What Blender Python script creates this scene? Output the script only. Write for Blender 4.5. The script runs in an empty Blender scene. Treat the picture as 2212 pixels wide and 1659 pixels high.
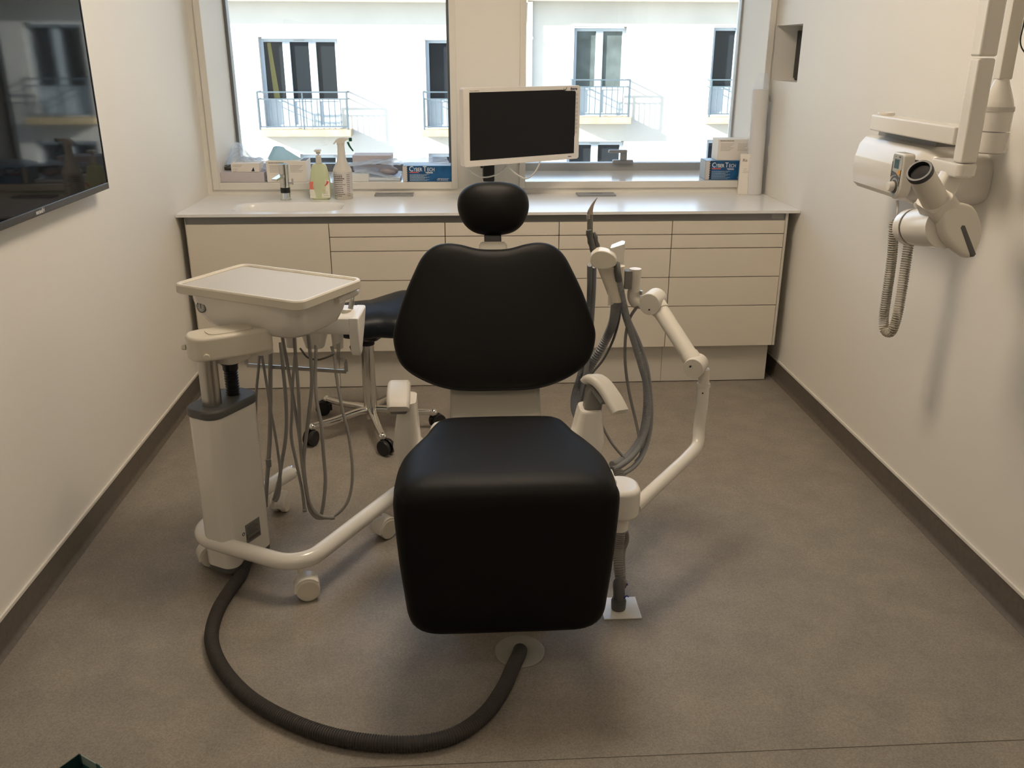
import bpy, bmesh, math, random
from mathutils import Vector, Matrix
random.seed(7)
SC = bpy.context.scene
COL = SC.collection
rad = math.radians
PI = math.pi

# ---------------------------------------------------------------- camera
W, H, F = 2212.0, 1659.0, 1917.3
PITCH, YAW, ROLL = .3574, -.061, .0035
CAM = Vector((0, 0, 1.4792))
_cy, _sy, _cp, _sp = math.cos(YAW), math.sin(YAW), math.cos(PITCH), math.sin(PITCH)
FW = Vector((-_sy*_cp, _cy*_cp, -_sp))
_ri = Vector((_cy, _sy, 0))
_up = _ri.cross(FW)
RI = math.cos(ROLL)*_ri + math.sin(ROLL)*_up
UP = -math.sin(ROLL)*_ri + math.cos(ROLL)*_up
cd = bpy.data.cameras.new('camera')
cam = bpy.data.objects.new('camera', cd)
COL.objects.link(cam)
cd.sensor_fit = 'HORIZONTAL'
cd.sensor_width = 36.0
cd.lens = 36.0*F/W
cd.clip_start = .02
cd.clip_end = 200
cam.matrix_world = Matrix(((RI.x, UP.x, -FW.x, CAM.x), (RI.y, UP.y, -FW.y, CAM.y), (RI.z, UP.z, -FW.z, CAM.z), (0, 0, 0, 1)))
SC.camera = cam

# ---------------------------------------------------------------- light
SC.view_settings.view_transform = 'Standard'
SC.view_settings.look = 'None'
SC.view_settings.gamma = 1
SC.view_settings.use_curve_mapping = False
SC.view_settings.exposure = 1.0
wd = bpy.data.worlds.new('sky')
SC.world = wd
wd.use_nodes = True
wn = wd.node_tree
bg = wn.nodes['Background']
sky = wn.nodes.new('ShaderNodeTexSky')
sky.sky_type = 'HOSEK_WILKIE'
sky.turbidity = 5.0
sky.ground_albedo = .4
sky.sun_direction = Vector((-.80, -.28, .52)).normalized()
hsv = wn.nodes.new('ShaderNodeHueSaturation')
hsv.inputs['Saturation'].default_value = .80
wn.links.new(sky.outputs[0], hsv.inputs['Color'])
wn.links.new(hsv.outputs[0], bg.inputs[0])
bg.inputs[1].default_value = 10.5
sd = bpy.data.lights.new('sun', 'SUN')
sd.energy = 18.0
sd.angle = rad(1.5)
sd.color = (1, .93, .82)
sun = bpy.data.objects.new('sun', sd)
COL.objects.link(sun)
sun.location = (-6, 6, 12)
sun.rotation_euler = Vector((-2.4, -1, 1.08)).to_track_quat('Z', 'Y').to_euler()
PANEL_STRENGTH = (12.3, 3.6)
PANEL_COLOR = (1.0, .83, .64)


# ---------------------------------------------------------------- pixel -> place
def at(px, py, X=None, Y=None, Z=None):
    d = FW + RI*((px-W/2)/F) - UP*((py-H/2)/F)
    if X is not None: k = (X-CAM.x)/d.x
    elif Y is not None: k = (Y-CAM.y)/d.y
    else: k = (Z-CAM.z)/d.z
    return CAM + d*k


# ---------------------------------------------------------------- materials
def mat(name, col, rough=.5, metal=0, spec=.5, coat=0, trans=0, alpha=1, bump=None, noise=None, emit=None, ior=1.45):
    m = bpy.data.materials.new(name)
    m.use_nodes = True
    nt = m.node_tree
    b = nt.nodes['Principled BSDF']
    b.inputs['Base Color'].default_value = (*col, 1)
    b.inputs['Roughness'].default_value = rough
    b.inputs['Metallic'].default_value = metal
    b.inputs['Specular IOR Level'].default_value = spec
    b.inputs['IOR'].default_value = ior
    b.inputs['Coat Weight'].default_value = coat
    b.inputs['Coat Roughness'].default_value = .08
    b.inputs['Transmission Weight'].default_value = trans
    b.inputs['Alpha'].default_value = alpha
    if emit:
        b.inputs['Emission Color'].default_value = (*emit[0], 1)
        b.inputs['Emission Strength'].default_value = emit[1]
    tc = None
    if noise or bump:
        tc = nt.nodes.new('ShaderNodeTexCoord')
    if noise:
        sc, amt, det = noise
        n = nt.nodes.new('ShaderNodeTexNoise')
        n.inputs['Scale'].default_value = sc
        n.inputs['Detail'].default_value = det
        nt.links.new(tc.outputs['Object'], n.inputs['Vector'])
        r = nt.nodes.new('ShaderNodeValToRGB')
        r.color_ramp.elements[0].position = .3
        r.color_ramp.elements[1].position = .7
        r.color_ramp.elements[0].color = (*[c*(1-amt) for c in col], 1)
        r.color_ramp.elements[1].color = (*[min(1, c*(1+amt)) for c in col], 1)
        nt.links.new(n.outputs[0], r.inputs[0])
        nt.links.new(r.outputs[0], b.inputs['Base Color'])
    if bump:
        sc, st = bump
        n2 = nt.nodes.new('ShaderNodeTexNoise')
        n2.inputs['Scale'].default_value = sc
        n2.inputs['Detail'].default_value = 3
        nt.links.new(tc.outputs['Object'], n2.inputs['Vector'])
        bp = nt.nodes.new('ShaderNodeBump')
        bp.inputs['Strength'].default_value = st
        bp.inputs['Distance'].default_value = .002
        nt.links.new(n2.outputs[0], bp.inputs['Height'])
        nt.links.new(bp.outputs[0], b.inputs['Normal'])
    return m


def glass_mat(name, tint, gloss=.08, rough=0.0):
    m = bpy.data.materials.new(name)
    m.use_nodes = True
    nt = m.node_tree
    nt.nodes.clear()
    o = nt.nodes.new('ShaderNodeOutputMaterial')
    t = nt.nodes.new('ShaderNodeBsdfTransparent')
    t.inputs[0].default_value = (*tint, 1)
    g = nt.nodes.new('ShaderNodeBsdfGlossy')
    g.inputs['Roughness'].default_value = rough
    f = nt.nodes.new('ShaderNodeFresnel')
    f.inputs[0].default_value = 1.45
    mx = nt.nodes.new('ShaderNodeMixShader')
    nt.links.new(f.outputs[0], mx.inputs[0])
    nt.links.new(t.outputs[0], mx.inputs[1])
    nt.links.new(g.outputs[0], mx.inputs[2])
    nt.links.new(mx.outputs[0], o.inputs[0])
    return m


def film_mat(name, col, opac, rough=.2):
    """thin crumpled plastic film: part transparent, part glossy white"""
    m = bpy.data.materials.new(name)
    m.use_nodes = True
    nt = m.node_tree
    nt.nodes.clear()
    o = nt.nodes.new('ShaderNodeOutputMaterial')
    t = nt.nodes.new('ShaderNodeBsdfTransparent')
    p = nt.nodes.new('ShaderNodeBsdfPrincipled')
    p.inputs['Base Color'].default_value = (*col, 1)
    p.inputs['Roughness'].default_value = rough
    p.inputs['Transmission Weight'].default_value = .0
    tr = nt.nodes.new('ShaderNodeBsdfTranslucent')
    tr.inputs[0].default_value = (*col, 1)
    m1 = nt.nodes.new('ShaderNodeMixShader')
    m1.inputs[0].default_value = .45
    nt.links.new(p.outputs[0], m1.inputs[1])
    nt.links.new(tr.outputs[0], m1.inputs[2])
    mx = nt.nodes.new('ShaderNodeMixShader')
    mx.inputs[0].default_value = opac
    nt.links.new(t.outputs[0], mx.inputs[1])
    nt.links.new(m1.outputs[0], mx.inputs[2])
    nt.links.new(mx.outputs[0], o.inputs[0])
    return m


WALL = mat('painted_wall', (.86, .83, .77), .62, bump=(260, .12))
CEIL = mat('ceiling_paint', (.82, .80, .75), .7)
TRIMW = mat('white_trim', (.80, .765, .70), .4)
SILLM = mat('sill_laminate', (.80, .79, .76), .16)
BASEM = mat('vinyl_baseboard', (.135, .115, .092), .55, noise=(60, .1, 4))
CABM = mat('cabinet_lacquer', (.78, .72, .62), .26)
CABE = mat('cabinet_core', (.05, .035, .022), .6)
CABS = mat('cabinet_side', (.68, .64, .57), .35)
WTM = mat('worktop_white', (.86, .86, .85), .26, coat=.1)
FASC = mat('grey_aluminium_fascia', (.23, .23, .235), .35, metal=.3)
ALU = mat('window_aluminium', (.20, .21, .22), .4, metal=.4)
BLACKV = mat('black_vinyl', (.0026, .0023, .0021), .52, spec=.24)
NAVY = mat('navy_vinyl', (.006, .009, .014), .42, spec=.35)
BLACKP = mat('black_plastic', (.012, .012, .012), .35)
SCREEN = mat('screen_off', (.006, .006, .007), .3, spec=.3)
TVSC = mat('tv_glass', (.006, .007, .008), .04, spec=.16)
WPL = mat('white_plastic', (.78, .745, .68), .22, coat=.3)
WPLM = mat('matt_white_plastic', (.74, .70, .62), .42)
WMET = mat('white_powder_metal', (.80, .765, .70), .18, coat=.4)
CREAM = mat('cream_plastic', (.70, .65, .55), .4)
GREYPAD = mat('grey_tray_liner', (.55, .53, .49), .6)
DGREY = mat('dark_grey_plastic', (.10, .10, .096), .5)
MGREY = mat('mid_grey_plastic', (.22, .21, .20), .5)
LGREY = mat('light_grey_plastic', (.60, .57, .51), .42)
HOSEG = mat('grey_hose', (.27, .255, .235), .45)
HOSEB = mat('blue_grey_hose', (.255, .26, .265), .42)
HOSED = mat('dark_floor_hose', (.05, .045, .04), .5)
CHROME = mat('chrome', (.72, .71, .68), .08, metal=1)
STEEL = mat('brushed_steel', (.50, .48, .44), .28, metal=1)
RED = mat('red_print', (.55, .03, .03), .5)
ORANGE = mat('orange_key', (.85, .38, .05), .5)
INK = mat('ink', (.10, .08, .075), .6)
GINK = mat('grey_ink', (.36, .32, .28), .6)
BINK = mat('blue_ink', (.015, .02, .06), .6)
CARD = mat('white_card', (.88, .82, .75), .6)
CARDP = mat('lilac_card', (.62, .57, .60), .6)
BLUEB = mat('blue_card', (.012, .10, .26), .35, noise=(14, .45, 3))
WHITEI = mat('white_ink', (.85, .88, .90), .5)
GREENL = film_mat('green_soap', (.82, .84, .60), 1.0, .25)
TRGT = film_mat('spray_bottle_plastic', (.88, .83, .75), 1.0, .4)
LBLG = mat('grey_label', (.66, .62, .60), .5)
PINKL = mat('red_label', (.72, .12, .10), .5)
DGREEN = mat('green_trigger', (.005, .09, .045), .4)
FILM = film_mat('clear_film', (.78, .87, .98), .72)
FILMC = film_mat('clear_roll_film', (.85, .87, .9), .28, .12)
ROLLP = mat('paper_roll', (.82, .80, .78), .6)
PLATEM = mat('brushed_plate', (.34, .35, .36), .45, metal=.4)
LENS = mat('black_bore', (.002, .002, .002), .6)
LCD = mat('lcd', (.05, .10, .12), .25)
BLUEC = mat('blue_clip', (.01, .02, .30), .4)
FACL = mat('white_render', (.37, .37, .37), .9, noise=(1.1, .035, 5))
FACR = mat('old_render', (.36, .356, .35), .9, noise=(.9, .09, 6))
SLABM = mat('balcony_concrete', (.285, .225, .14), .9, noise=(5, .18, 4))
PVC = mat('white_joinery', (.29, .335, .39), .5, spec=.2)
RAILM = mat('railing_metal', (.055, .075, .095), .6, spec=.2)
WGLASS = mat('dark_window_glass', (.012, .015, .019), .08, spec=.10)
CURT = mat('curtained_glass', (.060, .075, .078), .2, spec=.15, noise=(3, .25, 3))
YCURT = mat('yellow_curtain', (.10, .09, .03), .8)
STREET = mat('street', (.35, .34, .33), .9)
PANE = glass_mat('clear_pane', (.94, .97, .97))


def floor_mat():
    m = bpy.data.materials.new('speckled_vinyl_floor')
    m.use_nodes = True
    nt = m.node_tree
    b = nt.nodes['Principled BSDF']
    b.inputs['Roughness'].default_value = .42
    b.inputs['Specular IOR Level'].default_value = .35
    tc = nt.nodes.new('ShaderNodeTexCoord')
    n1 = nt.nodes.new('ShaderNodeTexNoise'); n1.inputs['Scale'].default_value = 9; n1.inputs['Detail'].default_value = 6
    n2 = nt.nodes.new('ShaderNodeTexNoise'); n2.inputs['Scale'].default_value = 230; n2.inputs['Detail'].default_value = 4
    for n in (n1, n2): nt.links.new(tc.outputs['Object'], n.inputs['Vector'])
    r1 = nt.nodes.new('ShaderNodeValToRGB')
    r1.color_ramp.elements[0].position = .35; r1.color_ramp.elements[1].position = .68
    r1.color_ramp.elements[0].color = (.262, .231, .198, 1); r1.color_ramp.elements[1].color = (.312, .273, .231, 1)
    r2 = nt.nodes.new('ShaderNodeValToRGB')
    r2.color_ramp.elements[0].position = .36; r2.color_ramp.elements[1].position = .64
    r2.color_ramp.elements[0].color = (.70, .70, .70, 1); r2.color_ramp.elements[1].color = (1.18, 1.18, 1.18, 1)
    mx = nt.nodes.new('ShaderNodeMix'); mx.data_type = 'RGBA'; mx.blend_type = 'MULTIPLY'; mx.inputs[0].default_value = .6
    nt.links.new(n1.outputs[0], r1.inputs[0]); nt.links.new(n2.outputs[0], r2.inputs[0])
    nt.links.new(r1.outputs[0], mx.inputs[6]); nt.links.new(r2.outputs[0], mx.inputs[7])
    nt.links.new(mx.outputs[2], b.inputs['Base Color'])
    return m


FLOORM = floor_mat()

# ---------------------------------------------------------------- mesh helpers
INV = {}


def thing(name, label, cat, loc=(0, 0, 0), rotz=0, group=None):
    o = bpy.data.objects.new(name, None)
    COL.objects.link(o)
    o.empty_display_size = .05
    o.location = loc
    o.rotation_euler = (0, 0, rotz)
    o['label'] = label
    o['category'] = cat
    if group: o['group'] = group
    INV[o.name] = (Matrix.Translation(Vector(loc)) @ Matrix.Rotation(rotz, 4, 'Z')).inverted()
    return o


def tag(o, label, cat, group=None):
    o['label'] = label
    o['category'] = cat
    if group: o['group'] = group
    return o


def frame(o, x, y=None, z=None):
    """4x4 from origin and axis directions (x,y given, z computed, or any two)"""
    if y is None:
        z = Vector(z).normalized(); x = Vector(x); x = (x - x.dot(z)*z).normalized(); y = z.cross(x)
    elif z is None:
        x = Vector(x).normalized(); y = Vector(y); y = (y - y.dot(x)*x).normalized(); z = x.cross(y)
    o = Vector(o)
    return Matrix(((x.x, y.x, z.x, o.x), (x.y, y.y, z.y, o.y), (x.z, y.z, z.z, o.z), (0, 0, 0, 1)))


def rrect(w, h, r, n=5, cx=0, cy=0):
    pts = []
    r = min(r, w/2-1e-5, h/2-1e-5)
    for (sx, sy, a0) in ((1, 1, 0), (-1, 1, 90), (-1, -1, 180), (1, -1, 270)):
        for i in range(n+1):
            a = rad(a0 + 90*i/n)
            pts.append((cx+sx*(w/2-r)+r*math.cos(a), cy+sy*(h/2-r)+r*math.sin(a)))
    return pts


def ell(w, h, n=24, cx=0, cy=0):
    return [(cx+w/2*math.cos(2*PI*i/n), cy+h/2*math.sin(2*PI*i/n)) for i in range(n)]


def smooth_path(pts, step):
    pts = [Vector(p) for p in pts]
    if len(pts) == 2:
        dense = [pts[0].lerp(pts[1], i/40) for i in range(41)]
    else:
        P = [pts[0]*2-pts[1]] + pts + [pts[-1]*2-pts[-2]]
        dense = []
        for i in range(1, len(P)-2):
            p0, p1, p2, p3 = P[i-1:i+3]
            # centripetal catmull-rom
            t0 = 0; t1 = t0+max((p1-p0).length, 1e-6)**.5; t2 = t1+max((p2-p1).length, 1e-6)**.5; t3 = t2+max((p3-p2).length, 1e-6)**.5
            for k in range(24):
                t = t1+(t2-t1)*k/24
                A1 = p0*((t1-t)/(t1-t0))+p1*((t-t0)/(t1-t0))
                A2 = p1*((t2-t)/(t2-t1))+p2*((t-t1)/(t2-t1))
                A3 = p2*((t3-t)/(t3-t2))+p3*((t-t2)/(t3-t2))
                B1 = A1*((t2-t)/(t2-t0))+A2*((t-t0)/(t2-t0))
                B2 = A2*((t3-t)/(t3-t1))+A3*((t-t1)/(t3-t1))
                dense.append(B1*((t2-t)/(t2-t1))+B2*((t-t1)/(t2-t1)))
        dense.append(pts[-1])
    L = [0]
    for a, b in zip(dense, dense[1:]): L.append(L[-1]+(b-a).length)
    n = max(2, int(L[-1]/step)+1)
    out = []; j = 0
    for i in range(n):
        s = L[-1]*i/(n-1)
        while j < len(L)-2 and L[j+1] < s: j += 1
        t = (s-L[j])/max(L[j+1]-L[j], 1e-9)
        out.append(dense[j].lerp(dense[j+1], min(1, t)))
    return out


class MB:
    def __init__(self, M=None):
        self.v = []; self.f = []; self.M = M or Matrix.Identity(4)

    def add(self, vs, fs, M=None):
        T = self.M @ M if M is not None else self.M
        o = len(self.v)
        self.v += [T @ Vector(v) for v in vs]
        self.f += [[i+o for i in f] for f in fs]
        return self

    def bm(self, b, M=None):
        b.verts.index_update()
        self.add([v.co.copy() for v in b.verts], [[v.index for v in f.verts] for f in b.faces], M)
        b.free()
        return self

    def box(self, x0, x1, y0, y1, z0, z1, r=0, seg=2, M=None):
        b = bmesh.new()
        bmesh.ops.create_cube(b, size=1)
        for v in b.verts:
            v.co = Vector(((x0+x1)/2+v.co.x*(x1-x0), (y0+y1)/2+v.co.y*(y1-y0), (z0+z1)/2+v.co.z*(z1-z0)))
        if r > 0:
            bmesh.ops.bevel(b, geom=list(b.edges), offset=r, segments=seg, profile=.5, affect='EDGES', clamp_overlap=True)
        return self.bm(b, M)

    def loft(self, rings, cap0=True, cap1=True, closed=False, M=None):
        n = len(rings[0]); vs = [p for r in rings for p in r]; fs = []
        m = len(rings)
        for i in range(m if closed else m-1):
            a, c = i*n, ((i+1) % m)*n
            for k in range(n):
                fs.append([a+k, a+(k+1) % n, c+(k+1) % n, c+k])
        if not closed:
            if cap0: fs.append(list(range(n-1, -1, -1)))
            if cap1: fs.append([(m-1)*n+k for k in range(n)])
        return self.add(vs, fs, M)

    def prism(self, out, z0, z1, r=0, seg=2, M=None):
        """extrude 2D outline along local z, rounded rims"""
        cx = sum(p[0] for p in out)/len(out); cy = sum(p[1] for p in out)/len(out)
        ins = []
        n = len(out)
        area = sum(out[i][0]*out[(i+1) % n][1]-out[(i+1) % n][0]*out[i][1] for i in range(n))
        if area < 0: out = out[::-1]

        def inset(d):
            q = []
            for i in range(n):
                p0, p1, p2 = Vector(out[i-1]), Vector(out[i]), Vector(out[(i+1) % n])
                e1 = (p1-p0).normalized() if (p1-p0).length > 1e-9 else Vector((1, 0)); e2 = (p2-p1).normalized() if (p2-p1).length > 1e-9 else e1
                nn = Vector((-e1.y-e2.y, e1.x+e2.x))
                nn = nn.normalized() if nn.length > 1e-6 else Vector((-e1.y, e1.x))
                k = max(.5, nn.dot(Vector((-e1.y, e1.x))))
                q.append(p1+nn*d/k)
            return q
        rings = []
        if r > 0:
            for i in range(seg+1):
                a = PI/2*i/seg
                rings.append([(p.x, p.y, z0+r*(1-math.sin(a))) for p in inset(r*(1-math.cos(a)) if True else 0)][:])
            rings = []
            for i in range(seg+1):
                a = PI/2*i/seg          # 0: innermost
                d = r*(1-math.sin(a)); z = z0+r*(1-math.cos(a))
                rings.append([(p.x, p.y, z) for p in inset(d)])
            for i in range(seg+1):
                a = PI/2*(1-i/seg)
                d = r*(1-math.sin(a)); z = z1-r*(1-math.cos(a))
                rings.append([(p.x, p.y, z) for p in inset(d)])
        else:
            rings = [[(x, y, z0) for x, y in out], [(x, y, z1) for x, y in out]]
        return self.loft(rings, M=M)

    def cyl(self, p0, p1, r0, r1=None, n=24, r=0):
        p0, p1 = Vector(p0), Vector(p1)
        r1 = r0 if r1 is None else r1
        d = (p1-p0).normalized()
        T = frame(p0, (1, 0, 0) if abs(d.x) < .9 else (0, 1, 0), None, d)
        L = (p1-p0).length
        prof = [(0, r0), (L, r1)]
        if r > 0:
            prof = [(0, r0-r), (r*.3, r0-r*.3), (r, r0), (L-r, r1), (L-r*.3, r1-r*.3), (L, r1-r)]
        return self.loft([[(q*math.cos(2*PI*k/n), q*math.sin(2*PI*k/n), z) for k in range(n)] for z, q in prof], M=T)

    def lathe(self, prof, T, n=32, sx=1, sy=1):
        """prof: list of (radius,z) bottom to top, T: frame matrix"""
        return self.loft([[(max(q, 1e-4)*math.cos(2*PI*k/n)*sx, max(q, 1e-4)*math.sin(2*PI*k/n)*sy, z) for k in range(n)] for q, z in prof], M=T)

    def sphere(self, c, r, n=16, sz=(1, 1, 1)):
        T = Matrix.Translation(Vector(c))
        return self.lathe([(r*math.sin(PI*i/n)*1, -r*math.cos(PI*i/n)*sz[2]) for i in range(n+1)], T, n*2, sz[0], sz[1])

    def tube(self, pts, r, n=12, step=.01, rib=None, rfun=None, sm=True):
        path = smooth_path(pts, (rib[0]/4 if rib else step)) if sm else [Vector(p) for p in pts]
        rings = []
        T = (path[1]-path[0]).normalized()
        N = T.orthogonal().normalized()
        s = 0
        for i, p in enumerate(path):
            t = (path[min(i+1, len(path)-1)]-path[max(i-1, 0)]).normalized()
            N = (N-N.dot(t)*t).normalized()
            B = t.cross(N)
            if i: s += (p-path[i-1]).length
            q = r
            if rfun: q = rfun(i/(len(path)-1))
            if rib: q = r+rib[1]*(1 if (i % 4) in (1, 2) else -1)
            rings.append([p+N*(q*math.cos(2*PI*k/n))+B*(q*math.sin(2*PI*k/n)) for k in range(n)])
        return self.loft(rings)

    def sweep(self, pts, sec, step=.01, up=(0, 0, 1), sfun=None, sm=True):
        """sweep 2D section (side, up) along a path, kept upright"""
        path = smooth_path(pts, step) if sm else [Vector(p) for p in pts]
        rings = []
        up = Vector(up)
        for i, p in enumerate(path):
            t = (path[min(i+1, len(path)-1)]-path[max(i-1, 0)]).normalized()
            side = t.cross(up).normalized(); u = side.cross(t)
            k = sfun(i/(len(path)-1)) if sfun else (1, 1)
            rings.append([p+side*(a*k[0])+u*(b*k[1]) for a, b in sec])
        return self.loft(rings)

    def build(self, name, m, parent=None, kind=None, angle=38, flat=False):
        me = bpy.data.meshes.new(name)
        if parent is not None:
            root = parent
            inv = INV[root.name]
            vs = [inv @ v for v in self.v]
            loc = None
        else:
            xs = [v.x for v in self.v]; ys = [v.y for v in self.v]; zs = [v.z for v in self.v]
            loc = Vector(((min(xs)+max(xs))/2, (min(ys)+max(ys))/2, min(zs)))
            vs = [v-loc for v in self.v]
            inv = Matrix.Translation(-loc)
        me.from_pydata([tuple(v) for v in vs], [], self.f)
        b = bmesh.new(); b.from_mesh(me)
        bmesh.ops.recalc_face_normals(b, faces=b.faces)
        b.to_mesh(me); b.free()
        if not flat:
            me.shade_smooth()
            me.set_sharp_from_angle(angle=rad(angle))
        me.materials.append(m)
        o = bpy.data.objects.new(name, me)
        if not flat:
            wnm = o.modifiers.new('weighted', 'WEIGHTED_NORMAL'); wnm.keep_sharp = True
        COL.objects.link(o)
        if parent is not None: o.parent = parent
        else: o.location = loc
        INV[o.name] = inv
        if kind: o['kind'] = kind
        return o


def struct(name, mb, m, flat=False):
    return mb.build(name, m, None, 'structure', flat=flat)


def text(s, size, T, m, parent, name='printed_text', depth=.0004, sx=1, bold=0, shear=0):
    c = bpy.data.curves.new('t', 'FONT')
    c.body = s; c.size = size; c.extrude = depth/2; c.resolution_u = 2; c.offset = bold; c.shear = shear
    o = bpy.data.objects.new('t', c)
    COL.objects.link(o)
    dg = bpy.context.evaluated_depsgraph_get()
    me = bpy.data.meshes.new_from_object(o.evaluated_get(dg))
    mb = MB(T)
    mb.add([(v.co.x*sx, v.co.y, v.co.z+depth/2) for v in me.vertices], [list(p.vertices) for p in me.polygons])
    bpy.data.objects.remove(o); bpy.data.curves.remove(c); bpy.data.meshes.remove(me)
    return mb.build(name, m, parent, flat=True)


def bars(T, rows, m, parent, name='printed_text', h=.0018, t=.0003, seed=0):
    """rows of unreadably small print: (x0, x1, y) broken into word-long dashes"""
    rnd = random.Random(seed)
    mb = MB(T)
    for x0, x1, y in rows:
        x = x0
        while x < x1-.001:
            w = min(rnd.uniform(.004, .011), x1-x)
            mb.box(x, x+w, y, y+h, 0, t)
            x += w+.0014
    return mb.build(name, m, parent, flat=True)


def copy_thing(o):
    c = o.copy(); COL.objects.link(c)
    for ch in [x for x in COL.objects if x.parent == o]:
        d = ch.copy(); COL.objects.link(d); d.parent = c
        for g in [x for x in COL.objects if x.parent == ch]:
            e = g.copy(); COL.objects.link(e); e.parent = d
    return c


def wall_cells(xs, zs, holes, d0, d1, axis='Y'):
    """wall slab with rectangular holes; xs/zs grid lines, holes = (x0,x1,z0,z1)"""
    mb = MB()

    def pt(a, z, d):
        return (a, d, z) if axis == 'Y' else (d, a, z)

    def solid(i, j):
        if i < 0 or j < 0 or i >= len(xs)-1 or j >= len(zs)-1: return False
        cx, cz = (xs[i]+xs[i+1])/2, (zs[j]+zs[j+1])/2
        return not any(h[0] < cx < h[1] and h[2] < cz < h[3] for h in holes)
    for i in range(len(xs)-1):
        for j in range(len(zs)-1):
            if not solid(i, j): continue
            a, b, c, d = xs[i], xs[i+1], zs[j], zs[j+1]
            for D in (d0, d1): mb.add([pt(a, c, D), pt(b, c, D), pt(b, d, D), pt(a, d, D)], [[0, 1, 2, 3]])
            if not solid(i-1, j): mb.add([pt(a, c, d0), pt(a, c, d1), pt(a, d, d1), pt(a, d, d0)], [[0, 1, 2, 3]])
            if not solid(i+1, j): mb.add([pt(b, c, d0), pt(b, c, d1), pt(b, d, d1), pt(b, d, d0)], [[0, 1, 2, 3]])
            if not solid(i, j-1): mb.add([pt(a, c, d0), pt(a, c, d1), pt(b, c, d1), pt(b, c, d0)], [[0, 1, 2, 3]])
            if not solid(i, j+1): mb.add([pt(a, d, d0), pt(a, d, d1), pt(b, d, d1), pt(b, d, d0)], [[0, 1, 2, 3]])
    # weld
    key = {}; vs = []; mp = []
    for v in mb.v:
        k = (round(v.x, 5), round(v.y, 5), round(v.z, 5))
        if k not in key: key[k] = len(vs); vs.append(v)
        mp.append(key[k])
    mb.v = vs; mb.f = [[mp[i] for i in f] for f in mb.f]
    return mb


# ---------------------------------------------------------------- room shell
XL, XR, YB, YF, ZC = -1.2107, 1.5243, 4.45, -1.5, 2.62
T = .15
struct('floor', MB().box(XL-T, XR+T, YF-T, YB+.5, -.12, 0), FLOORM)
struct('ceiling', MB().box(XL-T, XR+T, YF-T, YB+.5, ZC, ZC+.12), CEIL)
struct('wall_left', MB().box(XL-T, XL, YF-T, YB+.5, 0, ZC), WALL)
NY0, NY1, NZ0, NZ1 = 4.112, 4.444, 1.358, 1.602
struct('wall_right', wall_cells([YF-T, NY0, NY1, YB+.5], [0, NZ0, NZ1, ZC], [(NY0, NY1, NZ0, NZ1)], XR, XR+.14, 'X'), WALL, flat=True)
struct('wall_right_backing', MB().box(XR+.14, XR+.16, NY0-.1, NY1+.05, NZ0-.1, NZ1+.1), WALL)
struct('wall_rear', MB().box(XL, XR, YF-T, YF, 0, ZC), WALL)
WZ0, WZ1 = .868, 2.42
LX0, LX1, RX0, RX1 = -1.152, -.028, .333, 1.482
YW = 4.93
struct('wall_back', wall_cells([XL, LX0, LX1, RX0, RX1, XR], [0, WZ0, WZ1, ZC], [(LX0, LX1, WZ0, WZ1), (RX0, RX1, WZ0, WZ1)], YB, YW, 'Y'), WALL, flat=True)
# sills, casings and aluminium windows
for n, (x0, x1) in enumerate(((LX0, LX1), (RX0, RX1)), 1):
    struct('trim_%d' % n, MB().box(x0, x1, YB, YW-.035, WZ0, WZ0+.014), SILLM)
    c = MB()
    c.box(x0-.03, x0, YB-.012, YB, WZ0-.018, WZ1+.03, .002); c.box(x1, x1+.03, YB-.012, YB, WZ0-.018, WZ1+.03, .002)
    c.box(x0, x1, YB-.012, YB, WZ0-.018, WZ0+.014, .002); c.box(x0, x1, YB-.012, YB, WZ1, WZ1+.03, .002)
    struct('trim_%d' % (n+2), c, TRIMW)
    w = MB()
    fw = .016 if n == 1 else .010
    w.box(x0+.0003, x0+fw, YW-.059, YW-.001, WZ0+.055, WZ1-.05, .002); w.box(x1-fw, x1-.0003, YW-.059, YW-.001, WZ0+.055, WZ1-.05, .002)
    w.box(x0+.0003, x1-.0003, YW-.06, YW-.0005, WZ0+.0005, WZ0+.055, .002); w.box(x0+.0003, x1-.0003, YW-.06, YW-.0005, WZ1-.05, WZ1-.0003, .002)
    fr = struct('window_%d' % n, w, ALU if n == 1 else mat('lit_aluminium', (.42, .43, .44), .4, metal=.2))  # right frame paler: the daylight on it is put into the colour
    MB().box(x0+fw, x1-fw, YW-.026, YW-.022, WZ0+.055, WZ1-.05).build('pane', PANE, fr)
    if n == 2:
        h = MB()
        p = at(1345, 347, Y=YW-.07)
        h.box(p.x-.055, p.x+.055, YW-.085, YW-.06, WZ0+.052, WZ0+.072, .003)
        h.box(p.x-.018, p.x+.018, YW-.10, YW-.075, WZ0+.07, WZ0+.125, .006)
        h.box(p.x-.085, p.x+.015, YW-.118, YW-.095, WZ0+.112, WZ0+.128, .005)
        h.build('window_handle', mat('handle_grey', (.30, .31, .33), .35, metal=.5), fr)
# portal sampling helpers at the two openings (no light of their own)
for x0, x1 in ((LX0, LX1), (RX0, RX1)):
    a = bpy.data.lights.new('daylight_portal', 'AREA'); a.shape = 'RECTANGLE'; a.size = x1-x0; a.size_y = WZ1-WZ0
    a.cycles.is_portal = True
    o = bpy.data.objects.new('daylight_portal', a); COL.objects.link(o)
    o.location = ((x0+x1)/2, YW+.02, (WZ0+WZ1)/2); o.rotation_euler = (rad(-90), 0, 0)
# baseboards: dark vinyl with a cove foot and a pale cap line


def baseboard(name, x, s, y0, y1):
    sec = [(0, .0885), (.004, .0885), (.004, .018), (.007, .008), (.016, .0015), (.016, .0002), (0, .0002)]
    struct(name, MB().loft([[(x+s*a, y, b) for a, b in sec] for y in (y0, y1)]), BASEM)


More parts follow.
